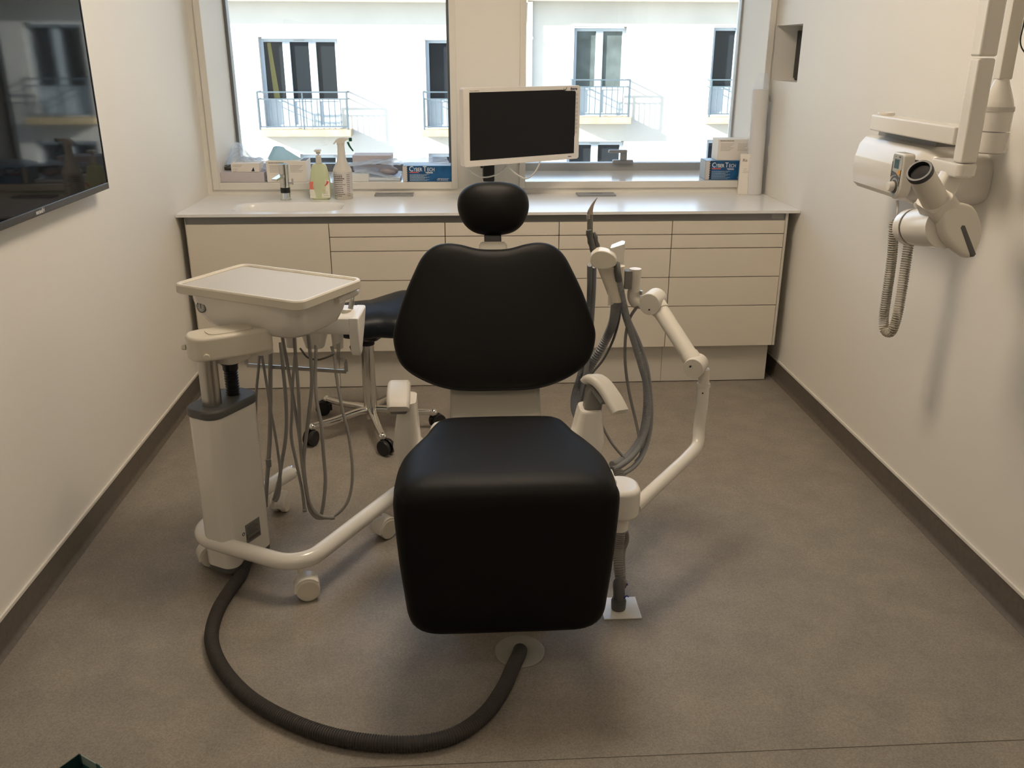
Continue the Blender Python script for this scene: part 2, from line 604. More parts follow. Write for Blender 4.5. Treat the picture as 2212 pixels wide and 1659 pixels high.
baseboard('baseboard_left', XL, 1, YF, YB)
baseboard('baseboard_right', XR, -1, YF, YB)
struct('trim_5', MB().box(XL, XL+.007, YF, YB, .0887, .100, .002), TRIMW)
struct('trim_6', MB().box(XR-.007, XR, YF, YB, .0887, .100, .002), TRIMW)
q = at(800, 1650, Z=0); q2 = at(2212, 1605, Z=0)
b = MB(); b.box(XL+.02, XR-.02, 1.554, 1.5555, .0002, .0009); struct('trim_7', b, mat('weld_line', (.12, .105, .09), .5))
# black panel in the niche
o = MB().box(XR+.098, XR+.139, NY0+.02, NY1-.006, NZ0+.012, NZ1-.022, .002).build('wall_panel', BLACKP)
tag(o, 'black panel recessed in the square niche of the right wall', 'panel')
# ceiling LED panels (they light the room, above the frame)
for k, (x, y) in enumerate(((.15, 2.75), (.15, .35))):
    t = thing('ceiling_light', ('square LED panel flush in the ceiling above the dental chair', 'square LED panel flush in the ceiling behind the camera')[k], 'light', (x, y, ZC-.012))
    MB().box(x-.3, x+.3, y-.3, y+.3, ZC-.012, ZC-.001).build('diffuser', mat('led_diffuser', (.9, .9, .9), .5, emit=(PANEL_COLOR, PANEL_STRENGTH[k])), t)
    f = MB()
    f.box(x-.315, x-.3, y-.315, y+.315, ZC-.016, ZC-.001); f.box(x+.3, x+.315, y-.315, y+.315, ZC-.016, ZC-.001)
    f.box(x-.3, x+.3, y-.315, y-.3, ZC-.016, ZC-.001); f.box(x-.3, x+.3, y+.3, y+.315, ZC-.016, ZC-.001)
    f.build('frame', TRIMW, t)

# ---------------------------------------------------------------- buildings across the street
YS = 22.0
struct('ground', MB().box(-40, 40, 5.2, 40, -7.3, -7.0), STREET)


def fx(px, py): p = at(px, py, Y=YS); return p.x, p.z


def building(name, label, x0, x1, m, wins, balcs, zt):
    root = thing(name, label, 'building', ((x0+x1)/2, YS+.3, -7))
    holes = [(a, c, z0, z1) for a, c, z0, z1, *_ in wins]
    xs = sorted({x0, x1, *[h[0] for h in holes], *[h[1] for h in holes]})
    zs = sorted({-7.0, zt, *[h[2] for h in holes], *[h[3] for h in holes]})
    wall_cells(xs, zs, holes, YS, YS+.4).build('wall', m, root, flat=True)
    MB().box(x0, x1, YS-.45, YS+.4, zt, zt+.25).build('eaves', mat('eaves', (.62, .55, .47), .8), root)
    for a, c, z0, z1, leaves, style in wins:
        fr = MB(); yy = YS+.14
        fr.box(a+.002, c-.002, yy, yy+.07, z1-.10, z1-.03); fr.box(a+.002, c-.002, yy, yy+.07, z0+.002, z0+.06)
        fr.box(a+.002, a+.08, yy+.002, yy+.068, z0+.06, z1-.10); fr.box(c-.08, c-.002, yy+.002, yy+.068, z0+.06, z1-.10)
        wl = (c-a)/leaves
        for k in range(1, leaves): fr.box(a+wl*k-.085, a+wl*k+.085, yy-.01, yy+.06, z0+.01, z1-.09, .01)
        door = z1-z0 > 1.3
        zg = z0+.62 if door else z0+.06
        if door: fr.box(a+.05, c-.05, yy+.02, yy+.05, z0+.05, zg)
        fr.box(a+.05, c-.05, yy, yy+.06, zg-.03, zg+.03)
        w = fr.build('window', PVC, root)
        for k in range(leaves):
            MB().box(a+wl*k+.06, a+wl*(k+1)-.06, yy+.035, yy+.045, zg, z1-.08).build('pane', CURT if style == 'curtain' else WGLASS, w)
        if style == 'yellow':
            MB().add([(a+.16, yy+.03, z1-.12), (a+.24, yy+.03, z1-.12), (a+.36, yy+.03, zg), (a+.22, yy+.03, zg)], [[0, 1, 2, 3]]).build('curtain', YCURT, w)
        if style != 'curtain': MB().box((a+c)/2-.12, (a+c)/2+.12, yy-.012, yy, z1-.075, z1-.055).build('vent_grille', ALU, w)
    for a, c, z, zr in balcs:
        MB().box(a, c, YS-.42, YS, z-.15, z, .01).build('balcony_slab', SLABM, root)
        r = MB(); y = YS-.36
        r.box(a+.05, c-.05, y-.02, y+.02, zr-.02, zr+.01); r.box(a+.05, c-.05, y-.012, y+.012, zr-.17, zr-.145); r.box(a+.05, c-.05, y-.012, y+.012, z+.06, z+.085)
        n = max(3, int((c-a-.2)/.125))
        for k in range(n+1):
            x = a+.08+(c-a-.16)*k/n
            r.box(x-.009, x+.009, y-.009, y+.009, z+.07, zr-.15)
        for x in (a+.06, c-.06):
            r.box(x-.018, x+.018, y-.018, y+.018, z, zr)
            r.box(x-.015, x+.015, y, YS, zr-.02, zr+.01); r.box(x-.01, x+.01, y, YS, zr-.17, zr-.15)
        r.box((a+c)/2-.015, (a+c)/2+.015, y-.015, y+.015, z-.1, zr)
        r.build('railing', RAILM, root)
    return root


def wn_(pl, pr, pt, pb): return fx(pl, pt)[0], fx(pr, pt)[0], fx(pl, pb)[1], fx(pl, pt)[1]


xs_ = fx(1136, 100)[0]
lw = []; lb = []
for (l, r_, t_, b_, lv, st) in ((557, 728, 80, 276, 3, 'yellow'), (918, 1036, 83, 276, 2, 'plain')):
    a, c, z0, z1 = wn_(l, r_, t_, b_); lw.append((a, c, z0, z1, lv, st))
    lb.append((a-.12, c+(.24 if lv == 3 else .2), fx(l, 278)[1], fx(l, 197)[1]))
a, c, z0, z1 = wn_(648, 812, 333, 372); lw.append((a, c, z0-.9, z1, 2, 'plain'))
a, c, z0, z1 = wn_(926, 1040, 331, 372); lw.append((a, c, z0-.9, z1, 2, 'plain'))
a, c, z0, z1 = wn_(215, 330, 80, 276); lw.append((a, c, z0, z1, 2, 'plain')); lb.append((a-.1, c+.2, fx(215, 278)[1], fx(215, 197)[1]))
building('apartment_building', 'white rendered apartment house seen through the left window', -22, xs_, FACL, lw, lb, fx(700, 4)[1])
rw = []; rb = []
for (l, r_, t_, b_, lv, st) in ((1241, 1355, 57, 250, 2, 'curtain'), (1543, 1660, 56, 248, 2, 'plain')):
    a, c, z0, z1 = wn_(l, r_, t_, b_); rw.append((a, c, z0, z1, lv, st)); rb.append((a-.12, c+.12, fx(l, 251)[1], fx(l, 171)[1]))
a, c, z0, z1 = wn_(1225, 1348, 305, 372); rw.append((a, c, z0-.9, z1, 2, 'plain'))
a, c, z0, z1 = wn_(1528, 1650, 301, 372); rw.append((a, c, z0-.9, z1, 2, 'plain'))
rbd = building('apartment_building', 'older stained white house seen through the right window', xs_, 26, FACR, rw, rb, fx(1400, 4)[1])
p0 = fx(1145, 0)
MB().cyl((p0[0], YS-.07, -7), (p0[0], YS-.07, fx(1145, 4)[1]), .06, n=14).cyl((p0[0], YS-.07, fx(1145, 82)[1]-.03), (p0[0], YS-.07, fx(1145, 82)[1]+.03), .075, n=14).build('drainpipe', mat('drainpipe_white', (.80, .79, .74), .5), rbd)

# ---------------------------------------------------------------- cabinets and worktop
CY = 3.908
cols = [-1.178, -.565, -.059, .446, .954, 1.466]
rows = [.7775, .718, .6545, .5215, .3855, .190]
names = ['white base cabinet with one plain door under the sink', 'white drawer cabinet behind the dentist stool, right of the sink door',
         'white drawer cabinet straight behind the dental chair backrest', 'white drawer cabinet behind the suction hoses, second from the right wall',
         'white drawer cabinet closest to the right wall']
for i in range(5):
    x0, x1 = cols[i], cols[i+1]
    t = thing('base_cabinet', names[i], 'cabinet', ((x0+x1)/2, 4.17, 0), 0, None if i == 0 else 'drawer cabinets under the worktop')
    g = .0016
    top = .70 if i < 2 else .806
    MB().box(x0+.0005, x1-.0005, CY+.018, YB-.02, .19, top).build('body', CABE, t)
    if i == 0:
        MB().box(x0+g, x1-g, CY, CY+.018, .190, rows[0], .001).build('door', CABM, t)
        MB().box(x0-.001, x0+.0004, CY+.001, YB-.02, .19, .805).build('side_panel', CABS, t)
    else:
        for k in range(5):
            MB().box(x0+g, x1-g, CY, CY+.018, rows[k+1]+(g if k < 4 else 0), rows[k]-(g if k else 0), .001).build('drawer', CABM, t)
    if i == 4: MB().box(x1, x1+.012, CY, YB-.02, .19, .8105, .001).build('side_panel', CABS, t)
    MB().box(x0+(.03 if i == 0 else .001), x1-(.004 if i == 4 else .001), CY+.04, YB-.02, .004, .1885).build('plinth', CABS, t)
wt = thing('worktop', 'long white worktop with moulded sink running wall to wall under the windows', 'worktop', (.157, 4.17, .812))
SX0, SX1, SY0, SY1 = -1.03, -.49, 3.925, 4.235
m = MB()
WF, ZW = 3.892, .824
x0, x1 = XL+.001, XR-.001
m.box(x0, x1, WF, SY0, ZW-.012, ZW, 0); m.box(x0, x1, SY1, YB-.0005, ZW-.012, ZW)
m.box(x0, SX0, SY0, SY1, ZW-.012, ZW); m.box(SX1, x1, SY0, SY1, ZW-.012, ZW)
m.build('slab', WTM, wt)
N = 56; vs = []; fs = []


def sinkz(x, y):
    cx, cy = (SX0+SX1)/2, (SY0+SY1)/2
    a, b_ = .215, .115
    dx, dy = abs(x-cx)/a, abs(y-cy)/b_
    d = (dx**4+dy**4)**.25
    s = max(0, min(1, (1.13-d)/.26)); s = s*s*(3-2*s)
    return ZW-.085*s


for j in range(N+1):
    for i in range(N+1):
        x = SX0+(SX1-SX0)*i/N; y = SY0+(SY1-SY0)*j/N
        vs.append((x, y, sinkz(x, y)))
for j in range(N):
    for i in range(N): a = j*(N+1)+i; fs.append([a, a+1, a+N+2, a+N+1])
sb = MB().add(vs, fs).build('sink_basin', WTM, wt)
MB().cyl(((SX0+SX1)/2, 4.10, ZW-.0855), ((SX0+SX1)/2, 4.10, ZW-.081), .022, n=24, r=.002).build('drain', CHROME, sb)
fa = MB().box(cols[0], cols[5]+.0005, WF+.022, WF+.034, .7785, ZW-.0125).build('fascia', FASC, wt)
s_ = MB().box(cols[5]-.062, cols[5]-.008, WF+.0215, WF+.022, .785, .806).build('maker_plate', mat('maker_plate', (.34, .34, .35), .4), fa)
bars(frame((cols[5]-.056, WF+.0214, .793), (1, 0, 0), (0, 0, 1)), [(0, .042, 0)], GINK, s_, h=.004)
# desk outlets
for px, lb_ in ((852, 'flat grey outlet cover on the worktop, left of the headrest'), (1287, 'flat grey outlet cover on the worktop, behind the suction handpiece tip')):
    p = at(px, 421.5, Z=ZW)
    hw = .094
    t = thing('outlet_cover', lb_, 'outlet', (p.x, p.y, ZW), 0, 'flush outlet covers on the worktop')
    MB().box(p.x-hw, p.x+hw, p.y-.043, p.y+.043, ZW+.0001, ZW+.008, .0015).build('lid', PLATEM, t)
    MB().box(p.x-.03, p.x+.03, p.y-.004, p.y+.004, ZW+.008, ZW+.009).build('finger_slot', MGREY, t)
# ---------------------------------------------------------------- helpers for upholstery
def closed_smooth(pts, n):
    P = [Vector(p) for p in pts]; m = len(P); dense = []
    for i in range(m):
        p0, p1, p2, p3 = P[i-1], P[i], P[(i+1) % m], P[(i+2) % m]
        for k in range(12):
            t = k/12
            dense.append(.5*((2*p1)+(p2-p0)*t+(2*p0-5*p1+4*p2-p3)*t*t+(3*p1-p0-3*p2+p3)*t**3))
    L = [0]
    for i in range(len(dense)): L.append(L[-1]+(dense[(i+1) % len(dense)]-dense[i]).length)
    out = []; j = 0
    for i in range(n):
        s = L[-1]*i/n
        while L[j+1] < s: j += 1
        out.append(dense[j].lerp(dense[(j+1) % len(dense)], (s-L[j])/max(1e-9, L[j+1]-L[j])))
    return [tuple(p) for p in out]


def mirror(half):
    """half outline listed from bottom centre up the right side to the top centre"""
    return half + [(-x, y) for x, y in half[::-1] if abs(x) > 1e-6]


def cushion(mb, out, rings, c, M=None, zf=None):
    R = []
    for s, z in rings:
        R.append([(c[0]+(x-c[0])*s, c[1]+(y-c[1])*s, z+(zf(c[0]+(x-c[0])*s, c[1]+(y-c[1])*s, s) if zf else 0)) for x, y in out])
    return mb.loft(R, M=M)


# ---------------------------------------------------------------- dental chair
XC = .102
ch = thing('dental_chair', 'black padded dental treatment chair with white frame in the middle of the room', 'dental chair', (XC, 2.3, 0))
seat = closed_smooth(mirror([(0, 1.800), (.12, 1.800), (.215, 1.802), (.252, 1.815), (.264, 1.86), (.266, 1.93), (.258, 2.01), (.232, 2.09), (.205, 2.155), (.188, 2.215), (.170, 2.25), (.13, 2.262), (0, 2.265)]), 120)
m = MB(Matrix.Translation((XC, 0, .565)))
cushion(m, seat, [(.002, -.002), (.3, -.002), (.55, -.003), (.7, -.005), (.8, -.009), (.87, -.015), (.92, -.022), (.96, -.032), (.985, -.045), (1, -.062), (1, -.078), (.97, -.088), (.9, -.092), (.002, -.092)], (0, 2.03))
m.build('seat', BLACKV, ch, angle=80)
leg = closed_smooth(mirror([(0, .147), (.13, .147), (.19, .150), (.222, .165), (.240, .195), (.247, .25), (.256, .34), (.2625, .44), (.2645, .50), (.260, .522), (.24, .532), (.12, .534), (0, .534)]), 120)
m = MB(frame((XC, 1.806, 0), (1, 0, 0), (0, 0, 1)))
cushion(m, leg, [(.002, .008), (.5, .008), (.8, .006), (.9, .002), (.955, -.005), (.985, -.016), (1, -.032), (1, -.055), (.98, -.068), (.9, -.075), (.002, -.075)], (0, .36))
m.build('leg_rest', BLACKV, ch, angle=80)
# piping at the knee seam
m = MB()
m.box(XC-.20, XC+.20, 1.83, 2.22, .440, .475, .012)
m.box(XC-.24, XC+.24, 1.83, 2.06, .440, .475, .012)
m.build('seat_pan', BLACKP, ch)
# backrest
BO = Vector((XC+.006, 2.548, .502))
BT = frame(BO, (1, 0, 0), (0, .185, .42))
half = [(0, .007), (.10, .009), (.17, .021), (.245, .054), (.295, .098), (.3155, .165), (.309, .215), (.282, .300), (.250, .375), (.222, .428), (.188, .458), (.150, .468), (.105, .464), (.05, .450), (0, .447)]
bo = closed_smooth(mirror(half), 140)
m = MB(BT)
cushion(m, bo, [(.002, .014), (.4, .013), (.7, .010), (.85, .006), (.93, 0), (.97, -.007), (.992, -.017), (1, -.03), (.995, -.042), (.97, -.048), (.002, -.05)], (0, .22))
back = m.build('backrest', BLACKV, ch, angle=80)
m = MB(BT)
cushion(m, bo, [(.002, -.051), (.985, -.0505), (1.005, -.056), (1.008, -.066), (.98, -.078), (.8, -.09), (.002, -.092)], (0, .22))
m.build('shell', NAVY, back, angle=60)
# support between seat and back
m = MB()
sec = rrect(.285, .05, .012)
m.loft([[(XC+.004+a, 2.50+b, .34) for a, b in sec], [(XC+.004+a, 2.585+b, .42) for a, b in sec], [(XC+.004+a, 2.645+b, .49) for a, b in sec], [(XC+.004+a, 2.715+b, .58) for a, b in sec], [(XC+.004+a*.6, 2.76+b, .66) for a, b in sec]])
m.build('back_support', mat('back_support_plastic', (.43, .405, .35), .4), ch)
# headrest and neck
m = MB(BT)
m.loft([[(a, .43, -.055+b) for a, b in rrect(.096, .05, .015)], [(a*.92, .466, -.055+b) for a, b in rrect(.096, .05, .015)], [(a*.80, .474, -.055+b*.8) for a, b in rrect(.096, .05, .015)]])
nk = m.build('headrest_socket', WPLM, ch)
MB(BT).box(-.027, .027, .44, .58, -.062, -.046, .003).build('headrest_bar', BLACKP, nk)
hc = at(1066.5, 448, Y=2.79)
HT = frame(hc, (1, 0, 0), (0, .30, .95))
hh = [(0, -.083), (.035, -.081), (.068, -.070), (.095, -.045), (.111, -.008), (.112, .028), (.099, .056), (.070, .075), (.035, .082), (0, .0835)]
ho = closed_smooth(mirror(hh), 80)
m = MB(HT)
cushion(m, ho, [(.002, .034), (.2, .033), (.4, .030), (.6, .024), (.75, .017), (.86, .008), (.94, -.003), (.985, -.017), (1, -.032), (.98, -.046), (.9, -.056), (.002, -.060)], (0, 0))
m.build('headrest', BLACKV, ch, angle=80)
# armrests
m = MB()
sec = rrect(.066, .026, .012, 4)
p = [at(866, 821, Y=2.46), at(866, 828, Y=2.42), at(863, 855, Y=2.33), at(860.5, 878, Y=2.26), at(860, 884, Y=2.245)]
p = [Vector((-.178, 2.45, .567)), Vector((-.178, 2.41, .581)), Vector((-.176, 2.34, .583)), Vector((-.174, 2.285, .572)), Vector((-.174, 2.27, .562))]
m.sweep(p, sec, .01, sfun=lambda t: (1-.10*abs(2*t-1)**6, 1))
ar = m.build('armrest', LGREY, ch)
m = MB(); m.sweep([v+Vector((0, 0, -.024)) for v in p[1:-1]], rrect(.046, .016, .007, 4), .01); m.build('underside', MGREY, ar)
m = MB()
m.loft([[(-.150+a, 2.36+b, .56) for a, b in rrect(.045, .10, .02)], [(-.155+a, 2.36+b, .52) for a, b in rrect(.058, .10, .02)], [(-.160+a, 2.37+b, .42) for a, b in rrect(.078, .11, .025)], [(-.120+a, 2.38+b, .34) for a, b in rrect(.13, .12, .025)], [(-.08+a, 2.38+b, .33) for a, b in rrect(.10, .10, .025)]])
m.build('armrest_post', WPL, ch)
m = MB()
q = [Vector((.362, 2.40, .52)), Vector((.366, 2.405, .572)), Vector((.380, 2.395, .596)), Vector((.401, 2.37, .592)), Vector((.424, 2.335, .567)), Vector((.440, 2.305, .541)), Vector((.446, 2.295, .530))]
q[1] = Vector((.374, 2.40, .584)); m.sweep(q[1:], sec, .008, up=(.25, 0, 1))
ar = m.build('armrest', LGREY, ch)
m = MB(); m.sweep([v+Vector((-.012, 0, -.022)) for v in q[3:-2]], rrect(.042, .016, .007, 4), .01, up=(.25, 0, 1)); m.build('underside', MGREY, ar)
m = MB()
m.loft([[(.394+a*1.1, 2.382+b, .583) for a, b in rrect(.040, .05, .01)], [(.385+a*1.2, 2.38+b, .565) for a, b in rrect(.042, .05, .01)], [(.378+a, 2.385+b, .49) for a, b in rrect(.052, .055, .012)]])
m.build('armrest_bracket', MGREY, ch)
m = MB()
m.loft([[(.372+a, 2.385+b, .512) for a, b in rrect(.060, .085, .02)], [(.372+a, 2.385+b, .505) for a, b in rrect(.066, .092, .022)], [(.368+a, 2.38+b, .42) for a, b in rrect(.095, .11, .028)], [(.33+a, 2.38+b, .34) for a, b in rrect(.14, .12, .03)], [(.28+a, 2.38+b, .33) for a, b in rrect(.10, .10, .025)]])
m.build('armrest_post', WPL, ch)
# frame, lift column and foot
m = MB()
m.box(XC-.20, XC+.20, 1.93, 2.50, .33, .438, .03, 3)
m.build('chair_frame', WPL, ch)
MB().loft([[(XC+a, 2.30+b, z) for a, b in rrect(w, d, .05)] for w, d, z in ((.30, .42, .03), (.26, .36, .10), (.20, .26, .20), (.20, .26, .33))]).build('lift_column', WPL, ch)
MB().prism([(XC+a, 2.36+b) for a, b in rrect(.40, .62, .12, 8)], 0, .03, .01).build('base_plate', mat('base_plate_grey', (.30, .29, .27), .5), ch)

# ---------------------------------------------------------------- mobile instrument cart
CO = Vector((-.6415, 2.295, 0)); CA = rad(-29)
ct = thing('instrument_cart', 'white dental instrument cart with flat tray top and hanging grey hoses', 'dental cart', CO, CA)
CM = Matrix.Translation(CO) @ Matrix.Rotation(CA, 4, 'Z')
ZT = .118
m = MB(CM)


def utube():
    pts = []
    R = .085
    a, c = .205, 0.0
    for s in (-1,):
        pass
    pts += [(-a, .47, ZT), (-a, .30, ZT)]
    for k in range(0, 9):
        t = PI+PI/2*k/8; pts.append((-a+R+R*math.cos(t), R+R*math.sin(t), ZT))
    for k in range(0, 9):
        t = -PI/2+PI/2*k/8; pts.append((a-R+R*math.cos(t), R+R*math.sin(t), ZT))
    pts += [(a, .33, ZT), (a, .50, ZT)]
    return [Vector(p) for p in pts]


m.tube(utube(), .0245, 20, .012)
fr = m.build('base_tube', WMET, ct)
for x, y in ((-.205, .472), (.205, .502)): MB(CM).cyl((x, y-.004, ZT), (x, y+.003, ZT), .025, n=20).build('end_cap', CHROME, fr)
for x, y, rz in ((.187, .018, -50), (-.190, .030, -35), (.205, .40, -15), (-.20, .39, 20)):
    c, s = math.cos(rad(rz)), math.sin(rad(rz))
    K = CM @ Matrix.Translation((x, y, 0)) @ Matrix.Rotation(rad(rz), 4, 'Z')
    cs = MB(K)
    cs.cyl((0, 0, .085), (0, 0, ZT-.018), .008, n=12)
    # hooded twin wheels
    for sgn in (-1, 1):
        cs.cyl((sgn*.004, .018, .0345), (sgn*.026, .018, .0345), .0340, n=28, r=.005)
    o = cs.build('caster', CREAM, ct)
    hd = MB(K)
    arc = [(.018-.040*math.cos(rad(a)), .0345+.040*math.sin(rad(a))) for a in range(-10, 150, 10)]
    hd.prism([(a, b) for a, b in arc]+[(.018+.02, .05), (.018, .036)], -.0235, .0235, .002, M=frame((0, 0, 0), (0, 1, 0), (0, 0, 1)))
    hd.build('hood', WPL, o)
# column
m = MB(CM)
m.prism(rrect(.108, .190, .032, 8, -.092, .078), .045, .522, .004)
colm = m.build('column', WPL, ct)
MB(CM).prism(rrect(.106, .187, .032, 8, -.092, .078), .030, .0455, .002).build('column_foot', DGREY, colm)
MB(CM).prism(rrect(.122, .204, .045, 10, -.092, .078), .522, .548, .007, 3).build('column_cap', DGREY, colm)
pl = MB(CM @ frame((-.0378, .075, .10), (0, 1, 0), (0, 0, 1))).box(-.020, .042, 0, .062, 0, .0008).build('rating_plate', mat('plate_grey', (.17, .17, .155), .45), colm)
pm = MB(CM @ frame((-.0370, .075, .10), (0, 1, 0), (0, 0, 1)))
for k in range(6): pm.box(-.012+.004*(k % 2), .034-.006*(k % 3), .024+k*.0055, .0262+k*.0055, 0, .0003)
pm.box(-.010, .038, .006, .016, 0, .0003); pm.box(-.018, -.013, .012, .03, 0, .0003)
pm.build('printed_text', INK, pl, flat=True)
rb = MB(CM @ frame((-.0378, .046, .138), (0, 1, 0), (0, 0, 1)))
rb.loft([[(q*math.cos(2*PI*k/20), q*math.sin(2*PI*k/20), z) for k in range(20)] for q, z in ((.0055, 0), (.0055, .0006), (.0035, .0006), (.0035, 0))], closed=True)
rb.build('round_mark', BINK, colm)
MB(CM).cyl((-.155, .13, .40), (-.175, .16, .40), .016, n=18, r=.003).build('clamp_knob', MGREY, colm)
# steel post, bellows
MB(CM).cyl((-.092, .040, .53), (-.092, .040, .735), .0265, n=28).build('steel_post', STEEL, ct)
m = MB(CM)
m.tube([(-.092, .125, .545), (-.092, .125, .645)], .0185, 16, rib=(.008, .0015), sm=True)
m.cyl((-.092, .125, .625), (-.092, .125, .642), .022, n=20); m.cyl((-.092, .125, .642), (-.092, .125, .672), .026, n=20)
m.build('bellows', BLACKP, ct)
# arm block
W0 = Vector((-.700, 2.372)); W1 = Vector((-.545, 2.455))
AD = (W1-W0).normalized(); AN = Vector((-AD.y, AD.x))
AM = frame((W0.x, W0.y, 0), (AD.x, AD.y, 0), None, (0, 0, 1))
m = MB(AM)
outl = [(-.045+.0, 0)]
outl = closed_smooth([(-.050, .0), (-.040, -.036), (-.01, -.050), (.06, -.052), (.13, -.048), (.17, -.040), (.182, 0), (.17, .040), (.10, .052), (-.01, .050), (-.040, .036)], 60)
m.prism(outl, .688, .757, .010, 3)
ab = m.build('arm_block', CREAM, ct)
MB(AM).prism([(a*.55+.03, b*.7) for a, b in outl], .757, .7595, .001, M=None).build('arm_cover', CREAM, ab)
MB(AM).cyl((-.046, .030, .715), (-.056, .036, .715), .0075, n=16, r=.002).build('cover_screw', CREAM, ab)
MB(AM).cyl((-.012, -.048, .705), (-.014, -.060, .705), .0085, n=16, r=.002).build('cover_screw', CREAM, ab)
m = MB(CM)
m.prism(rrect(.085, .10, .03, 6, -.080, .125), .655, .692, .006)
m.build('arm_sleeve', WPLM, ct)
jp = at(566, 745, Y=2.50)
m = MB(); m.cyl((jp.x, jp.y, .655), (jp.x, jp.y, .693), .030, n=28, r=.003)
jo = m.build('swivel_joint', WPLM, ct)
MB().cyl((jp.x, jp.y, .690), (jp.x, jp.y, .712), .026, n=28).build('swivel_collar', MGREY, jo)
MB().cyl((jp.x, jp.y, .683), (jp.x, jp.y, .6845), .0304, n=28).build('red_ring', RED, jo)
# head body and tray
TCx, TCy = -.045, .268
m = MB(CM)
m.loft([[(TCx+dx+a, TCy+dy+b, z) for a, b in rrect(w, d, r, 8)] for w, d, r, z, dx, dy in
        ((.17, .11, .04, .7195, .02, 0), (.28, .175, .05, .724, .012, 0), (.352, .228, .06, .742, .004, 0), (.384, .252, .055, .772, 0, 0), (.394, .264, .05, .805, 0, 0), (.396, .268, .05, .832, 0, 0))])
hb = m.build('instrument_head', WPL, ct, angle=60)
g = CM @ frame((TCx-.143, TCy-.1275, .793), (1, 0, 0), (0, 0, 1))
MB(g).cyl((0, 0, -.004), (0, 0, .004), .0165, n=24).build('pressure_gauge', DGREY, hb)
MB(g).cyl((0, 0, .004), (0, 0, .0045), .013, n=24).build('gauge_dial', mat('gauge_face', (.45, .45, .42), .3), hb)
m = MB(g); m.box(-.001, .001, -.003, .010, .0046, .0052)
for k in range(8):
    a = rad(-30+k*34); m.box(-.0005+.0105*math.cos(a), .0005+.0105*math.cos(a), .0105*math.sin(a)-.0015, .0105*math.sin(a)+.0015, .0046, .005)
m.build('gauge_mark', INK, hb)
m = MB(CM)
TW, TD = .458, .302
base = rrect(TW, TD, .032, 6, TCx, TCy)
inn = rrect(TW-.028, TD-.028, .022, 6, TCx, TCy)
inn2 = rrect(TW-.018, TD-.018, .027, 6, TCx, TCy)
o1 = rrect(TW-.006, TD-.006, .03, 6, TCx, TCy)
und = rrect(TW-.05, TD-.05, .03, 6, TCx, TCy)
m.loft([[(x, y, .831) for x, y in und], [(x, y, .830) for x, y in o1], [(x, y, .833) for x, y in base], [(x, y, .853) for x, y in base], [(x, y, .857) for x, y in o1], [(x, y, .857) for x, y in inn2], [(x, y, .852) for x, y in inn], [(x, y, .850) for x, y in inn]])
tr = m.build('tray', CREAM, ct, angle=28)
MB(CM).prism(rrect(TW-.032, TD-.032, .02, 6, TCx, TCy), .8502, .8512).build('tray_mat', GREYPAD, tr)
# side handle behind the tray
m = MB(CM); m.tube([(TCx+.10, TCy+.125, .815), (TCx+.190, TCy+.155, .815), (TCx+.205, TCy+.04, .812)], .011, 14); m.build('handle', WPL, ct)
# instrument holder
hr = rad(-7)
HM = Matrix.Translation((-.445, 2.735, 0)) @ Matrix.Rotation(hr, 4, 'Z')
m = MB(HM)
prof = [(-.048, .712), (.045, .722), (.05, .714), (.012, .672), (-.008, .655), (-.055, .655), (-.062, .668), (-.056, .705)]
m.prism([(a, b) for a, b in prof][::-1], -.155, .125, .006, 3, M=frame((0, 0, 0), (0, 1, 0), (0, 0, 1)))
hl = m.build('instrument_holder', WPL, ct)
m = MB(HM)
prof = [(-.060, .708), (.050, .722), (.052, .712), (.02, .66), (-.03, .592), (-.045, .584), (-.056, .60), (-.064, .66)]
m.prism(prof[::-1], .108, .140, .006, 3, M=frame((0, 0, 0), (0, 1, 0), (0, 0, 1)))
m.build('holder_cheek', WPL, hl)
m = MB(HM)
for x in (-.09, .06): m.cyl((x, -.02, .60), (x, -.02, .66), .017, .020, n=16)
m.loft([[(-.01+a, -.03+b, z) for a, b in rrect(w, .05, .018)] for w, z in ((.075, .70), (.075, .64), (.055, .605))])
m.build('holder_boss', WPLM, hl)
for x in (.085,):
    m = MB(HM); m.cyl((x, -.005, .655), (x+.02, .02, .745), .0085, n=16, r=.001).cyl((x+.019, .019, .742), (x+.023, .024, .758), .007, .004, n=14)
    m.build('handpiece', STEEL, hl)
    MB(HM).cyl((x+.0, -.005, .714), (x+.001, -.004, .7235), .021, n=20).build('socket', CREAM, hl)
# chrome rail under the holder
ra = at(533, 789, Y=2.66); rb_ = at(748, 803, Y=2.64)
m = MB()
m.sweep([ra, rb_], [(-.0015, -.006), (.0015, -.006), (.0015, .006), (-.0015, .006)], .05)
for e, dd in ((ra, Vector((-.002, .0, 0))), (rb_, Vector((.002, 0, 0)))):
    up1 = e+Vector((0, 0, .028)); b1 = up1+Vector((0, .012, .004)); b2 = b1+Vector((.014 if e is ra else -.026, .022, 0)); b3 = b2+Vector((0, .02, .05))
    m.sweep([e, up1, b1, b2, b3], [(-.006, -.001), (.006, -.001), (.006, .001), (-.006, .001)], .01, up=(0, -1, .2), sm=False)
m.build('hose_rail', STEEL, ct)
